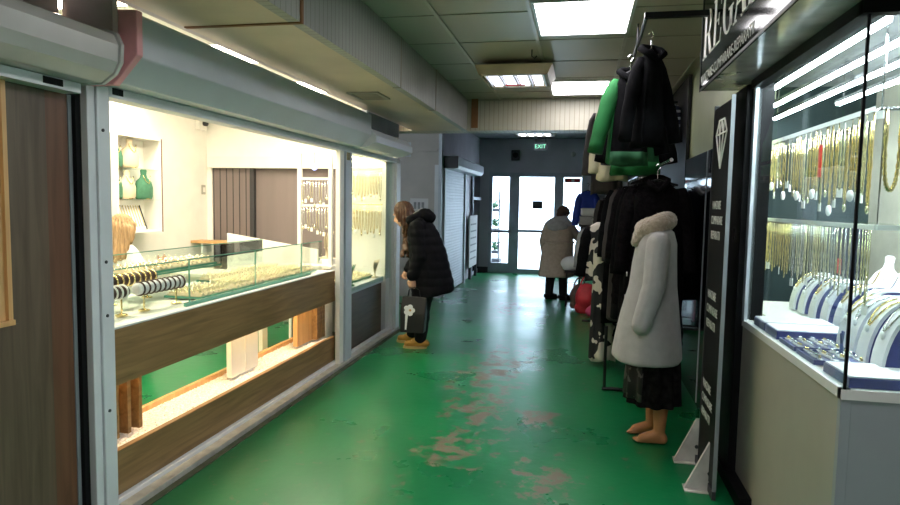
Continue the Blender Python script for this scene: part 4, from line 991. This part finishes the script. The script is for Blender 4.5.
# far rail: mixed garments and bags
zf=1.80-.10
garment('hanging_coat','black bundle of fur hung first on the far rail','jacket',(.52,8.75,zf),.46,.62,M['blkfur'],.0,1.2,.2,50,.45,M['blkfur'],None,None,True)
garment('hanging_coat','long pale grey coat hung on the far rail','coat',(.17,9.35,1.28),.30,.72,M['lgrey'],.15,1.25,.12,51,.55,M['lgrey'])
garment('hanging_coat','grey brown coat hung beside the pale grey one','coat',(.46,9.55,zf),.42,1.1,M['greyc'],.0,1.15,.14,52,.6)
garment('hanging_jacket','royal blue jacket hung on the far rail by the door','jacket',(.10,10.4,zf+.10),.26,.50,M['blue'],.0,1.1,.12,53,.5,M['blue'])
garment('hanging_coat','light grey garment behind the royal blue jacket','coat',(.28,10.7,zf+.12),.44,1.0,M['lgrey'],.0,1.15,.12,54,.55)
garment('hanging_coat','dark coat last on the far rail by the entrance','coat',(.34,11.2,zf),.50,1.2,M['blk'],.0,1.15,.14,55,.6)
def softbag(name,lab,cat,c,r,m,seed,handle=None,strap=True):
    t=thing(name,lab,cat,c); mb=MB().ell((0,0,r[2]),r).cap((-r[0]*.6,0,r[2]*.35),(r[0]*.6,0,r[2]*.35),r[2]*.36,r[2]*.36).box(-r[0]*.55,r[0]*.55,-r[1]*.5,r[1]*.5,.002,r[2]*.5)
    blob('body',mb,m,t,.02,2,lambda co,n: n*.02*noise.noise(co*7+Vector((seed,0,0))))
    if strap: MB().tube([(r[0]*.6*math.cos(a),0,r[2]*1.6+r[2]*.9*math.sin(a)) for a in [PI*i/12 for i in range(13)]],.012,8).obj('handle',handle or m,t,True)
    return t
softbag('shoulder_bag','bright red bag on the floor under the far rail','bag',(.13,9.3,0),(.17,.12,.22),M['redb'],1)
softbag('shoulder_bag','brown bag on the floor left of the red bag','bag',(.02,9.62,0),(.14,.12,.19),M['brownb'],2)
softbag('tote_bag','narrow raspberry bag on the floor right of the red bag','bag',(.24,9.0,0),(.07,.10,.24),M['pinkb'],3)
t=thing('low_stand','tall dark stand carrying the white bag and the lime pouch','stand',(.12,9.95,0)); bx('shelf',M['greyc'],t,-.33,.22,-.14,.14,.52,.55); 
for x in (-.30,.19): bx('post',M['iron'],t,x-.012,x+.012,-.12,-.10,0,.52); bx('post',M['iron'],t,x-.012,x+.012,.10,.12,0,.52)
softbag('handbag','soft white bag on the low stand before the woman in beige','bag',(-.10,9.93,.552),(.19,.11,.105),M['whitef'],4,strap=False)
softbag('pouch','lime yellow pouch beside the soft white bag','pouch',(.15,9.88,.552),(.075,.08,.09),M['lime'],5,strap=False)
t=thing('shelf_stand','grey stand behind the coats carrying white boxes','stand',(.18,10.0,0)); bx('shelf',M['greyc'],t,-.2,.3,-.13,.16,1.22,1.25)
for x in (-.17,.27): bx('post',M['iron'],t,x-.012,x+.012,.12,.144,0,1.22)
bx('tray',M['greyc'],t,-.17,.27,.12,.144,.6,.63)
t=thing('carton','upper white rounded carton on the stand beside the coats','box',(.17,9.97,1.385)); bx('body',M['whitef'],t,-.17,.17,-.11,.11,0,.12,.03); bx('lid',M['whitef'],t,-.175,.175,-.115,.115,.09,.115,.01)
t=thing('carton','lower beige carton under the white one','box',(.17,9.97,1.252)); bx('body',M['lgrey'],t,-.18,.16,-.11,.11,0,.13,.02); bx('lid',M['lgrey'],t,-.185,.165,-.115,.115,.105,.13,.01)

# ================================================================== FIGURES
def body_prims(mb,J):
    # J: joints; tapering limbs, torso, neck, head with face, hands
    a=J['pelvis'];c=J['chest'];n=J['neck'];h=J['head']
    sc=J.get('s',1.)
    Y=Vector(J['side'])  # unit vector to the figure's left
    for p,r in ((a,(.10,.155,.11)),(c,(.105,.155,.15))): mb.ell(p,[q*sc for q in r],J.get('rot'))
    mb.cap(a,c,.115*sc,.125*sc); mb.cap(c,n,.085*sc,.058*sc); mb.cap(n,Vector(h)-Vector((0,0,.04)),.055*sc,.055*sc)
    Rm=J['headR']  # 3x3: local x forward, y left, z up
    H=lambda v: Vector(h)+Rm@(Vector(v)*sc)
    eu=Rm.to_euler()
    mb.ell(H((-.012,0,.02)),(.098*sc,.077*sc,.10*sc),eu); mb.ell(H((.025,0,-.045)),(.066*sc,.058*sc,.075*sc),eu); mb.cap(H((.05,0,-.085)),H((.065,0,-.09)),.026*sc,.022*sc)
    mb.cap(H((.083,0,.01)),H((.106,0,-.03)),.010*sc,.016*sc); mb.ell(H((.085,0,.03)),(.014*sc,.05*sc,.010*sc),eu); mb.ell(H((.084,0,-.06)),(.012*sc,.024*sc,.008*sc),eu)
    for s in (-1,1): mb.ell(H((-.01,s*.078,-.015)),(.02*sc,.010*sc,.032*sc),eu)
    for s in ('L','R'):
        mb.cap(J['hip'+s],J['knee'+s],.082*sc,.056*sc); mb.cap(J['knee'+s],J['ank'+s],.055*sc,.036*sc)
        f=Vector(J['ank'+s]); t=Vector(J['toe'+s]); mb.cap(f+Vector((0,0,-.03)),t,.036*sc,.026*sc); mb.cap(f+Vector((0,0,-.045)),f-(t-f).normalized()*.03+Vector((0,0,-.045)),.03*sc,.03*sc)
        mb.cap(J['sh'+s],J['el'+s],.052*sc,.040*sc); mb.cap(J['el'+s],J['wr'+s],.040*sc,.027*sc); mb.cap(c,J['sh'+s],.09*sc,.055*sc)
        hand(mb,Vector(J['wr'+s]),Vector(J['hd'+s]),Vector(J['palm'+s]),J.get('curl'+s,.35),sc)
def hand(mb,w,d,pn,curl,sc=1.):
    d=d.normalized(); pn=(pn-d*pn.dot(d)).normalized(); sd=d.cross(pn)
    P=lambda a,b,c: w+(d*a+sd*b+pn*c)*sc
    mb.cap(P(0,0,0),P(.075,0,.003),.026*sc,.028*sc); mb.cap(P(.03,-.022,0),P(.08,-.028,0),.015*sc,.015*sc); mb.cap(P(.03,.022,0),P(.08,.028,0),.015*sc,.015*sc)
    for k,(b,L) in enumerate(((-.031,.068),(-.011,.08),(.010,.075),(.030,.058))):
        p=P(.085,b,0); ang=0
        for j,fr in enumerate((.45,.32,.23)):
            ang+=curl*(.6+.4*j)*1.3
            q=p+(d*math.cos(ang)+pn*math.sin(ang))*L*fr*sc+sd*(b*.12*sc); mb.cap(p,q,(.0092-.001*j)*sc,(.0086-.0012*j)*sc,8); p=q
    p=P(.02,-.026,.004); q=p+(d*.6-sd*.7+pn*.35).normalized()*.038*sc; mb.cap(p,q,.0115*sc,.010*sc,8); r=q+(d*.85-sd*.2+pn*.45).normalized()*.032*sc; mb.cap(q,r,.010*sc,.0085*sc,8)
def headrot(fwd,upv=(0,0,1)):
    f=Vector(fwd).normalized(); l=Vector(upv).cross(f).normalized(); u=f.cross(l); return Matrix(((f.x,l.x,u.x),(f.y,l.y,u.y),(f.z,l.z,u.z)))
def eyes(parent,J):
    Rm=J['headR']; sc=J.get('s',1.)
    for s in (-1,1):
        p=Vector(J['head'])+Rm@Vector((.083,s*.030,.012))*sc
        o=MB().ell((0,0,0),(.010,.011,.009),None,10,8).obj('eye',M['tag'],parent,True); o.location=p
        o2=MB().ell((0,0,0),(.005,.006,.006),None,8,6).obj('iris',M['black'],o,True); o2.location=Rm@Vector((.007,0,0))
def shoe(parent,ank,toe,m,msole,sc=1.):
    a=Vector(ank);t=Vector(toe);d=(t-a);d.z=0;d.normalize(); b0=Vector((a.x,a.y,0))-d*.055; tip=Vector((t.x,t.y,0))+d*.02
    mb=MB().cap(b0+Vector((0,0,.055)),tip-d*.03+Vector((0,0,.045)),.043,.036).cap(a+Vector((0,0,-.02)),a+Vector((0,0,.03)),.046,.044).cap(a+Vector((0,0,-.02)),(a+t)/2+Vector((0,0,.0)),.045,.038).box(0,0.001,0,0.001,.05,.051)
    s=d.cross(Vector((0,0,1))); 
    o=blob('shoe',mb,m,parent,.008,3)
    for v in o.data.vertices: v.co.z=max(v.co.z,.016)
    so=MB(); pts=[]
    L=(tip-b0).length
    for i in range(20):
        q=2*PI*i/20; u=(.5-.5*math.cos(q))*(L+.03)-.015; wv=.046*math.sin(q)*(1 if u<L*.5 else 1.06); p=b0+d*u+s*wv; pts.append((p.x,p.y))
    so.prism(pts,'Z',0.0,.026).obj('sole',msole,o)
    la=MB()
    for k in range(3):
        p=a+d*(.035+.03*k)+Vector((0,0,.032-.02*k)); la.tube([p+s*.028,p+Vector((0,0,.008)),p-s*.028],.004,6)
    la.obj('laces',msole,o)
    return o
def rings_ell(spec,n=36,fold=0,seed=0):
    out=[]
    for (cx,cy,z,rx,ry,*tl) in spec:
        tx=tl[0] if tl else 0
        out.append([(cx+rx*math.cos(a)*(1+fold*math.sin(7*a+seed)*max(0,1-z)),cy+ry*math.sin(a)*(1+fold*math.sin(6*a+seed)*max(0,1-z)),z+tx*math.cos(a)) for a in [2*PI*i/n for i in range(n)]])
    return out

# ---- woman in black, bending towards the far left window
P1=thing('person','woman in a black puffer coat bending to look in the lit window','person',(0,0,0))
J=dict(pelvis=(-1.50,6.63,.86),chest=(-1.60,6.63,1.20),neck=(-1.71,6.63,1.35),head=(-1.835,6.63,1.415),side=(0,-1,0),headR=headrot((-1,.05,-.42)),
 hipL=(-1.51,6.54,.84),hipR=(-1.51,6.72,.84),kneeL=(-1.57,6.53,.45),kneeR=(-1.62,6.73,.46),ankL=(-1.59,6.52,.09),ankR=(-1.74,6.75,.09),toeL=(-1.74,6.50,.03),toeR=(-1.89,6.76,.03),
 shL=(-1.63,6.45,1.28),shR=(-1.63,6.81,1.28),elL=(-1.58,6.40,.99),elR=(-1.66,6.85,1.0),wrL=(-1.655,6.40,.76),wrR=(-1.80,6.80,.82),
 hdL=(-.05,0,-1),hdR=(-.5,-.1,-1),palmL=(0,1,0),palmR=(0,-1,.2),curlL=1.0,curlR=.5)
mb=MB(); body_prims(mb,J); blob('body',mb,M['skin'],P1,.008,2); eyes(P1,J)
q=MB()
for s in ('L','R'): q.cap(J['hip'+s],J['knee'+s],.10,.082); q.cap(J['knee'+s],Vector(J['ank'+s])+Vector((0,0,.02)),.082,.066)
q.ell(J['pelvis'],(.125,.17,.13)); blob('trousers',q,M['trous'],P1,.012,2,lambda co,n:n*.008*noise.noise(co*14))
c=MB().loft(rings_ell([(-1.64,6.63,1.40,.05,.08),(-1.64,6.63,1.36,.10,.16),(-1.62,6.63,1.29,.145,.215),(-1.585,6.63,1.15,.185,.235),(-1.545,6.63,1.0,.20,.245),(-1.525,6.63,.85,.215,.255),(-1.50,6.63,.70,.225,.265,.02),(-1.485,6.63,.59,.225,.27,.035),(-1.485,6.63,.565,.215,.26,.04)]))
c.cap(J['shL'],J['elL'],.088,.078).cap(J['elL'],Vector(J['wrL'])+Vector((0,0,.03)),.078,.062).cap(J['shR'],J['elR'],.088,.078).cap(J['elR'],J['wrR'],.078,.062).cap((-1.62,6.5,1.3),(-1.62,6.76,1.3),.09,.09)
def quilt(co,n):
    return n*(.006*abs(math.sin(co.z*PI/.085))-.003+.006*noise.noise(co*11))
blob('coat',c,M['coatb'],P1,.011,2,quilt)
hd=MB().cap((-1.70,6.50,1.36),(-1.58,6.60,1.42),.06,.07).cap((-1.70,6.76,1.36),(-1.58,6.66,1.42),.06,.07).ell((-1.57,6.63,1.40),(.10,.13,.075),(0,.3,0)).cap((-1.72,6.55,1.33),(-1.72,6.71,1.33),.05,.05)
blob('hood',hd,M['coatb'],P1,.011,2,lambda co,n:n*.008*noise.noise(co*18))
MB().tube([(-1.70,6.52,1.40),(-1.645,6.56,1.455),(-1.62,6.63,1.475),(-1.645,6.70,1.455),(-1.70,6.74,1.40)],.016,8).obj('hood_lining',M['scarf'],P1,True)
hr=MB(); Rm=J['headR']; H=lambda v: Vector(J['head'])+Rm@Vector(v)
hr.ell(H((-.028,0,.032)),(.105,.092,.105),Rm.to_euler()).cap(H((-.06,-.06,.0)),H((-.07,-.05,-.12)),.055,.05).cap(H((-.06,.06,.0)),H((-.07,.05,-.12)),.055,.05)
for s,e in ((-1,(-1.80,6.53,.98)),(1,(-1.795,6.74,.96))):
    hr.cap(H((-.0,s*.078,.03)),H((-.02,s*.085,-.12)),.038,.045); hr.cap(H((-.02,s*.085,-.12)),e,.048,.022); hr.cap(H((.02,s*.068,.06)),H((.01,s*.085,-.05)),.030,.035)
    hr.cap(H((-.04,s*.082,-.06)),(e[0]+.04,e[1],e[2]+.06),.05,.024)
def strand(co,n): return n*(.007*math.sin(math.atan2(co.y-6.63,co.x+1.84)*26+co.z*5)+.004*noise.noise(Vector((co.x*50,co.y*50,co.z*6))))
blob('hair',hr,M['hairb'],P1,.009,2,strand); P1.location=(-.035,0,0)
shoe(P1,J['ankL'],J['toeL'],M['tan'],M['sole']); shoe(P1,J['ankR'],J['toeR'],M['tan'],M['sole'])
B=thing('shopping_bag','black paper bag with a white flower print held by the bending woman','bag',(-1.665,6.39,.20)); B.scale=(1.12,1,1.0)
vs=[]; 
bg=MB().loft([[(-.12,-.055,0),(.10,-.055,0),(.10,.055,0),(-.12,.055,0)],[(-.125,-.05,.2),(.115,-.05,.2),(.115,.05,.2),(-.125,.05,.2)],[(-.11,-.02,.37),(.115,-.02,.37),(.115,.02,.37),(-.11,.02,.37)]])
bg.obj('body',M['bag'],B,bev=.004)
for y in (-.02,.02): MB().tube([(-.06,y,.365),(-.05,y*.6,.44),(0,0,.468),(.05,y*.6,.44),(.06,y,.365)],.004,6).obj('handle',M['bag'],B)
fl=MB()
for a in range(5): fl.lathe([(.026,-.0575),(.026,-.053)],10,(-.035+.03*math.cos(a*1.256),0,.235+.036*math.sin(a*1.256)),'Y')
fl.lathe([(.03,-.058),(.03,-.053)],12,(-.035,0,.235),'Y').prism([(-.075,.03),(-.06,.03),(-.045,.21),(-.07,.22)],'Y',-.058,-.053); fl.obj('flower_print',M['tag'],B)
MB().lathe([(.012,-.060),(.012,-.057)],10,(-.025,0,.235),'Y').obj('flower_centre',M['woodl'],B)

# ---- woman in beige, seen from behind by the far rail
P2=thing('person','woman in a beige hooded coat and brown hat seen from behind near the entrance','person',(0,0,0))
J=dict(pelvis=(-.36,10.6,.80),chest=(-.34,10.62,1.12),neck=(-.31,10.66,1.27),head=(-.275,10.72,1.40),side=(-1,0,0),headR=headrot((.55,.75,-.25)),s=.97,rot=(0,0,PI/2),
 hipL=(-.44,10.6,.78),hipR=(-.28,10.6,.78),kneeL=(-.45,10.60,.42),kneeR=(-.25,10.56,.42),ankL=(-.47,10.58,.09),ankR=(-.24,10.5,.09),toeL=(-.36,10.66,.03),toeR=(-.10,10.56,.03),
 shL=(-.50,10.62,1.20),shR=(-.17,10.62,1.20),elL=(-.58,10.58,.95),elR=(-.05,10.70,1.04),wrL=(-.56,10.66,.74),wrR=(.06,10.80,.95),
 hdL=(.05,.1,-1),hdR=(.75,.3,-.25),palmL=(1,0,0),palmR=(-.1,.3,-1),curlL=.5,curlR=.3)
mb=MB(); body_prims(mb,J); blob('body',mb,M['skin'],P2,.009,2); eyes(P2,J)
q=MB()
for s in ('L','R'): q.cap(J['hip'+s],J['knee'+s],.10,.08); q.cap(J['knee'+s],Vector(J['ank'+s])+Vector((0,0,.02)),.08,.068)
q.ell(J['pelvis'],(.15,.12,.12)); blob('trousers',q,M['trous'],P2,.013,2)
c=MB().loft(rings_ell([(-.33,10.63,1.30,.07,.05),(-.335,10.63,1.26,.16,.10),(-.34,10.62,1.18,.215,.14),(-.345,10.61,1.0,.235,.17),(-.355,10.6,.8,.255,.19),(-.365,10.59,.6,.275,.205),(-.375,10.59,.40,.29,.215),(-.375,10.59,.375,.28,.205)],36,.05,1.))
c.cap(J['shL'],J['elL'],.085,.075).cap(J['elL'],J['wrL'],.075,.062).cap(J['shR'],J['elR'],.085,.075).cap(J['elR'],J['wrR'],.075,.06)
blob('coat',c,M['beige'],P2,.013,2,lambda co,n:n*.008*noise.noise(Vector((co.x*9,co.y*9,co.z*3))))
bt=MB(); bt.tube([(-.345+.246*math.cos(a),10.603+.178*math.sin(a),.94) for a in [2*PI*i/24 for i in range(24)]],.018,8,True); bt.obj('belt',M['beige'],P2,True)
hd=MB().ell((-.36,10.52,1.20),(.17,.07,.10)).cap((-.50,10.58,1.24),(-.40,10.54,1.31),.06,.05).cap((-.18,10.58,1.24),(-.24,10.54,1.31),.06,.06).cap((-.40,10.55,1.30),(-.24,10.56,1.32),.06,.055)
blob('hood',hd,M['scarf'],P2,.013,2,furry(.010,14))
Rm=J['headR']; h=Vector(J['head']); ht_=MB().ell(h+Rm@Vector((-.012,0,.035)),(.115,.098,.10),Rm.to_euler()).ell(h+Rm@Vector((-.07,0,-.03)),(.07,.075,.08),Rm.to_euler())
blob('hat',ht_,M['hat'],P2,.012,2,furry(.006,22)); 
MB().tube([h+Rm@Vector((.108*math.cos(a)-.012,.094*math.sin(a),.03)) for a in [2*PI*i/24 for i in range(24)]],.016,8,True).obj('hat_band',M['hat'],P2,True)
shoe(P2,J['ankL'],J['toeL'],M['black'],M['black']); shoe(P2,J['ankR'],J['toeR'],M['black'],M['black'])
t=thing('garment_bag','dark navy garment hanging beside the woman in beige','garment',(-.02,10.86,.38)); 
blob('cloth',MB().loft(rings_ell([(0,0,0,.085,.04),(0,0,.25,.08,.045),(.0,0,.5,.06,.04),(.0,0,.58,.03,.03)])),M['navyc'],t,.015,2,lambda co,n:n*.012*noise.noise(Vector((co.x*20,co.y*20,co.z*4))))
MB().tube([(0,0,.56),(.03,.0,.60),(.48,-.0,1.42)],.006,6).obj('strap',M['navyc'],t)

# ---- seller behind the counter
P3=thing('person','blond seller in a white top behind the near end of the jewellery counter','person',(0,0,0))
dx,dy=-4.16,5.10
J=dict(pelvis=(dx-.05,dy,.56),chest=(dx,dy,.92),neck=(dx+.03,dy,1.10),head=(dx+.08,dy+.02,1.255),side=(0,1,0),headR=headrot((.15,.95,-.25)),
 hipL=(dx,dy+.09,.55),hipR=(dx,dy-.09,.55),kneeL=(dx+.36,dy+.11,.53),kneeR=(dx+.36,dy-.11,.53),ankL=(dx+.16,dy+.11,.12),ankR=(dx+.16,dy-.11,.12),toeL=(dx+.30,dy+.12,.05),toeR=(dx+.30,dy-.12,.05),
 shL=(dx+.01,dy+.19,1.03),shR=(dx+.01,dy-.19,1.03),elL=(dx+.12,dy+.26,.82),elR=(dx+.12,dy-.26,.82),wrL=(dx+.30,dy+.22,.93),wrR=(dx+.33,dy-.14,.92),
 hdL=(.8,-.2,.5),hdR=(.9,.3,.1),palmL=(0,-1,0),palmR=(0,0,-1))
mb=MB(); body_prims(mb,J); blob('body',mb,M['skin'],P3,.009,2); eyes(P3,J)
c=MB().loft(rings_ell([(dx+.03,dy,1.12,.06,.08),(dx+.01,dy,1.07,.10,.17),(dx,dy,.98,.135,.20),(dx-.02,dy,.8,.14,.19),(dx-.05,dy,.6,.15,.20),(dx-.05,dy,.55,.14,.19)]))
c.cap(J['shL'],J['elL'],.07,.06).cap(J['elL'],J['wrL'],.06,.045).cap(J['shR'],J['elR'],.07,.06).cap(J['elR'],J['wrR'],.06,.045)
blob('sweater',c,M['tag'],P3,.013,2,furry(.008,12))
q=MB()
for s in ('L','R'): q.cap(J['hip'+s],J['knee'+s],.095,.075); q.cap(J['knee'+s],J['ank'+s],.075,.06)
q.ell(J['pelvis'],(.13,.18,.11)); blob('trousers',q,M['trous'],P3,.014,2)
Rm=J['headR']; H=lambda v: Vector(J['head'])+Rm@Vector(v)
hr=MB().ell(H((-.025,0,.03)),(.108,.096,.11),Rm.to_euler())
for s in (-1,1): hr.cap(H((-.02,s*.08,.0)),H((-.05,s*.10,-.26)),.045,.035); hr.cap(H((.03,s*.07,.05)),H((.0,s*.092,-.10)),.03,.035)
hr.cap(H((-.08,0,.0)),H((-.11,0,-.28)),.075,.055).cap(H((-.06,-.05,0)),H((-.09,-.06,-.28)),.06,.045).cap(H((-.06,.05,0)),H((-.09,.06,-.28)),.06,.045)
blob('hair',hr,M['hairy'],P3,.010,2,lambda co,n:n*(.007*math.sin(math.atan2(co.y-dy,co.x-dx-.06)*24+co.z*4)))
shoe(P3,(dx+.16,dy+.11,.09),J['toeL'],M['black'],M['black']); shoe(P3,(dx+.16,dy-.11,.09),J['toeR'],M['black'],M['black'])
t=thing('stool','round stool under the seller','stool',(dx-.05,dy,0)); MB().lathe([(.17,.40),(.18,.42),(.17,.45)],24).obj('seat',M['dark'],t,True); MB().lathe([(.02,0.02),(.02,.40)],12).obj('post',M['steel'],t); MB().lathe([(.2,0),(.2,.015),(.03,.03)],24).obj('base',M['steel'],t)

# ---- barefoot mannequin in the white coat
X0,Y0=.487,4.36
PM=thing('mannequin','headless barefoot mannequin wearing a white wool coat with a fur collar','mannequin',(0,0,0))
mb=MB(); s=1.
for dyy in (-.085,.085):
    ox=.062 if dyy<0 else .03
    mb.cap((X0+ox*.2-.01,Y0+dyy,.86),(X0+ox*.6-.01,Y0+dyy,.47),.080,.056).cap((X0+ox*.6-.01,Y0+dyy,.47),(X0+ox+.004,Y0+dyy,.34),.055,.057).cap((X0+ox+.004,Y0+dyy,.34),(X0+ox,Y0+dyy,.085),.058,.037)
    ax=X0+ox
    mb.cap((ax+.022,Y0+dyy,.034),(ax,Y0+dyy,.075),.034,.036).cap((ax,Y0+dyy,.065),(ax-.105,Y0+dyy-.005,.034),.038,.031).cap((ax+.02,Y0+dyy,.028),(ax-.11,Y0+dyy-.005,.026),.026,.026)
    sg=1 if dyy>0 else -1
    for k,(L,r) in enumerate(((.050,.0125),(.046,.010),(.040,.0095),(.033,.009),(.024,.0085))):
        by=Y0+dyy-sg*(.028-.0135*k); mb.cap((ax-.105,by,.018),(ax-.118-L*.75,by-.0,.014),r,r*.9,8)
    mb.cap((X0,Y0+dyy*2.1,1.30),(X0-.025,Y0+dyy*2.7,1.04),.048,.04).cap((X0-.025,Y0+dyy*2.7,1.04),(X0-.095,Y0+dyy*2.75,.82),.04,.03)
mb.ell((X0,Y0,.90),(.115,.165,.13)).cap((X0,Y0,.9),(X0,Y0,1.22),.11,.115).ell((X0,Y0,1.2),(.105,.16,.15)).cap((X0,Y0,1.3),(X0+.02,Y0,1.45),.07,.05)
blob('body',mb,M['mskin'],PM,.008,2)
c=MB().loft(rings_ell([(X0+.01,Y0,1.42,.06,.09),(X0+.01,Y0,1.385,.10,.175),(X0+.005,Y0,1.31,.128,.20),(X0-.005,Y0,1.18,.142,.20),(X0-.01,Y0,1.03,.152,.20),(X0-.02,Y0,.85,.185,.225),(X0-.025,Y0,.68,.21,.25),(X0-.03,Y0,.555,.225,.265),(X0-.03,Y0,.54,.215,.255)],40,.035,.5))
for sg in (-1,1):
    c.cap((X0+.0,Y0+sg*.185,1.315),(X0-.025,Y0+sg*.245,1.06),.078,.070).cap((X0-.025,Y0+sg*.245,1.06),(X0-.095,Y0+sg*.262,.81),.070,.062)
blob('coat',c,M['offw'],PM,.011,2,lambda co,n:n*.006*noise.noise(Vector((co.x*10,co.y*10,co.z*2.5))))
fr=MB(); fr.tube([(X0-.005+.072*math.cos(a),Y0+.105*math.sin(a),1.43+.03*math.cos(a)) for a in [2*PI*i/24 for i in range(24)]],.06,12,True)
fr.cap((X0-.08,Y0-.05,1.40),(X0-.125,Y0-.04,1.31),.055,.03).cap((X0-.08,Y0+.05,1.40),(X0-.125,Y0+.04,1.31),.055,.03)
blob('fur_collar',fr,M['fur'],PM,.010,3,furry(.007,60))
sk=[]
for (z,rx,ry) in ((.72,.14,.17),(.6,.155,.19),(.45,.165,.20),(.32,.172,.205),(.265,.176,.21)):
    sk.append([(X0+.02+rx*math.cos(a)*(1+.08*math.sin(11*a)),Y0+ry*math.sin(a)*(1+.08*math.sin(11*a)),z+(.02*math.sin(9*a) if z<.26 else 0)) for a in [2*PI*i/88 for i in range(88)]])
MB().loft(sk,False).obj('skirt',M['tulle'],PM,True)
sk=[[(p[0]*1.0+( (p[0]-X0)*.05),p[1]+(p[1]-Y0)*.05,p[2]-.02) for p in r] for r in sk[1:4]]
MB().loft([r[40:60]+[((p[0]-X0)*.97+X0,(p[1]-Y0)*.97+Y0,p[2]) for p in r[40:60]][::-1] for r in sk]).obj('printed_panel',M['flor'],PM,True)
bt=MB()
for z in (.8,.95,1.1): bt.lathe([(.014,-.006),(.014,.0)],12,(X0-.172-.02*(1.1-z)*2,Y0,z),'X')
bt.obj('button',M['offw'],PM)
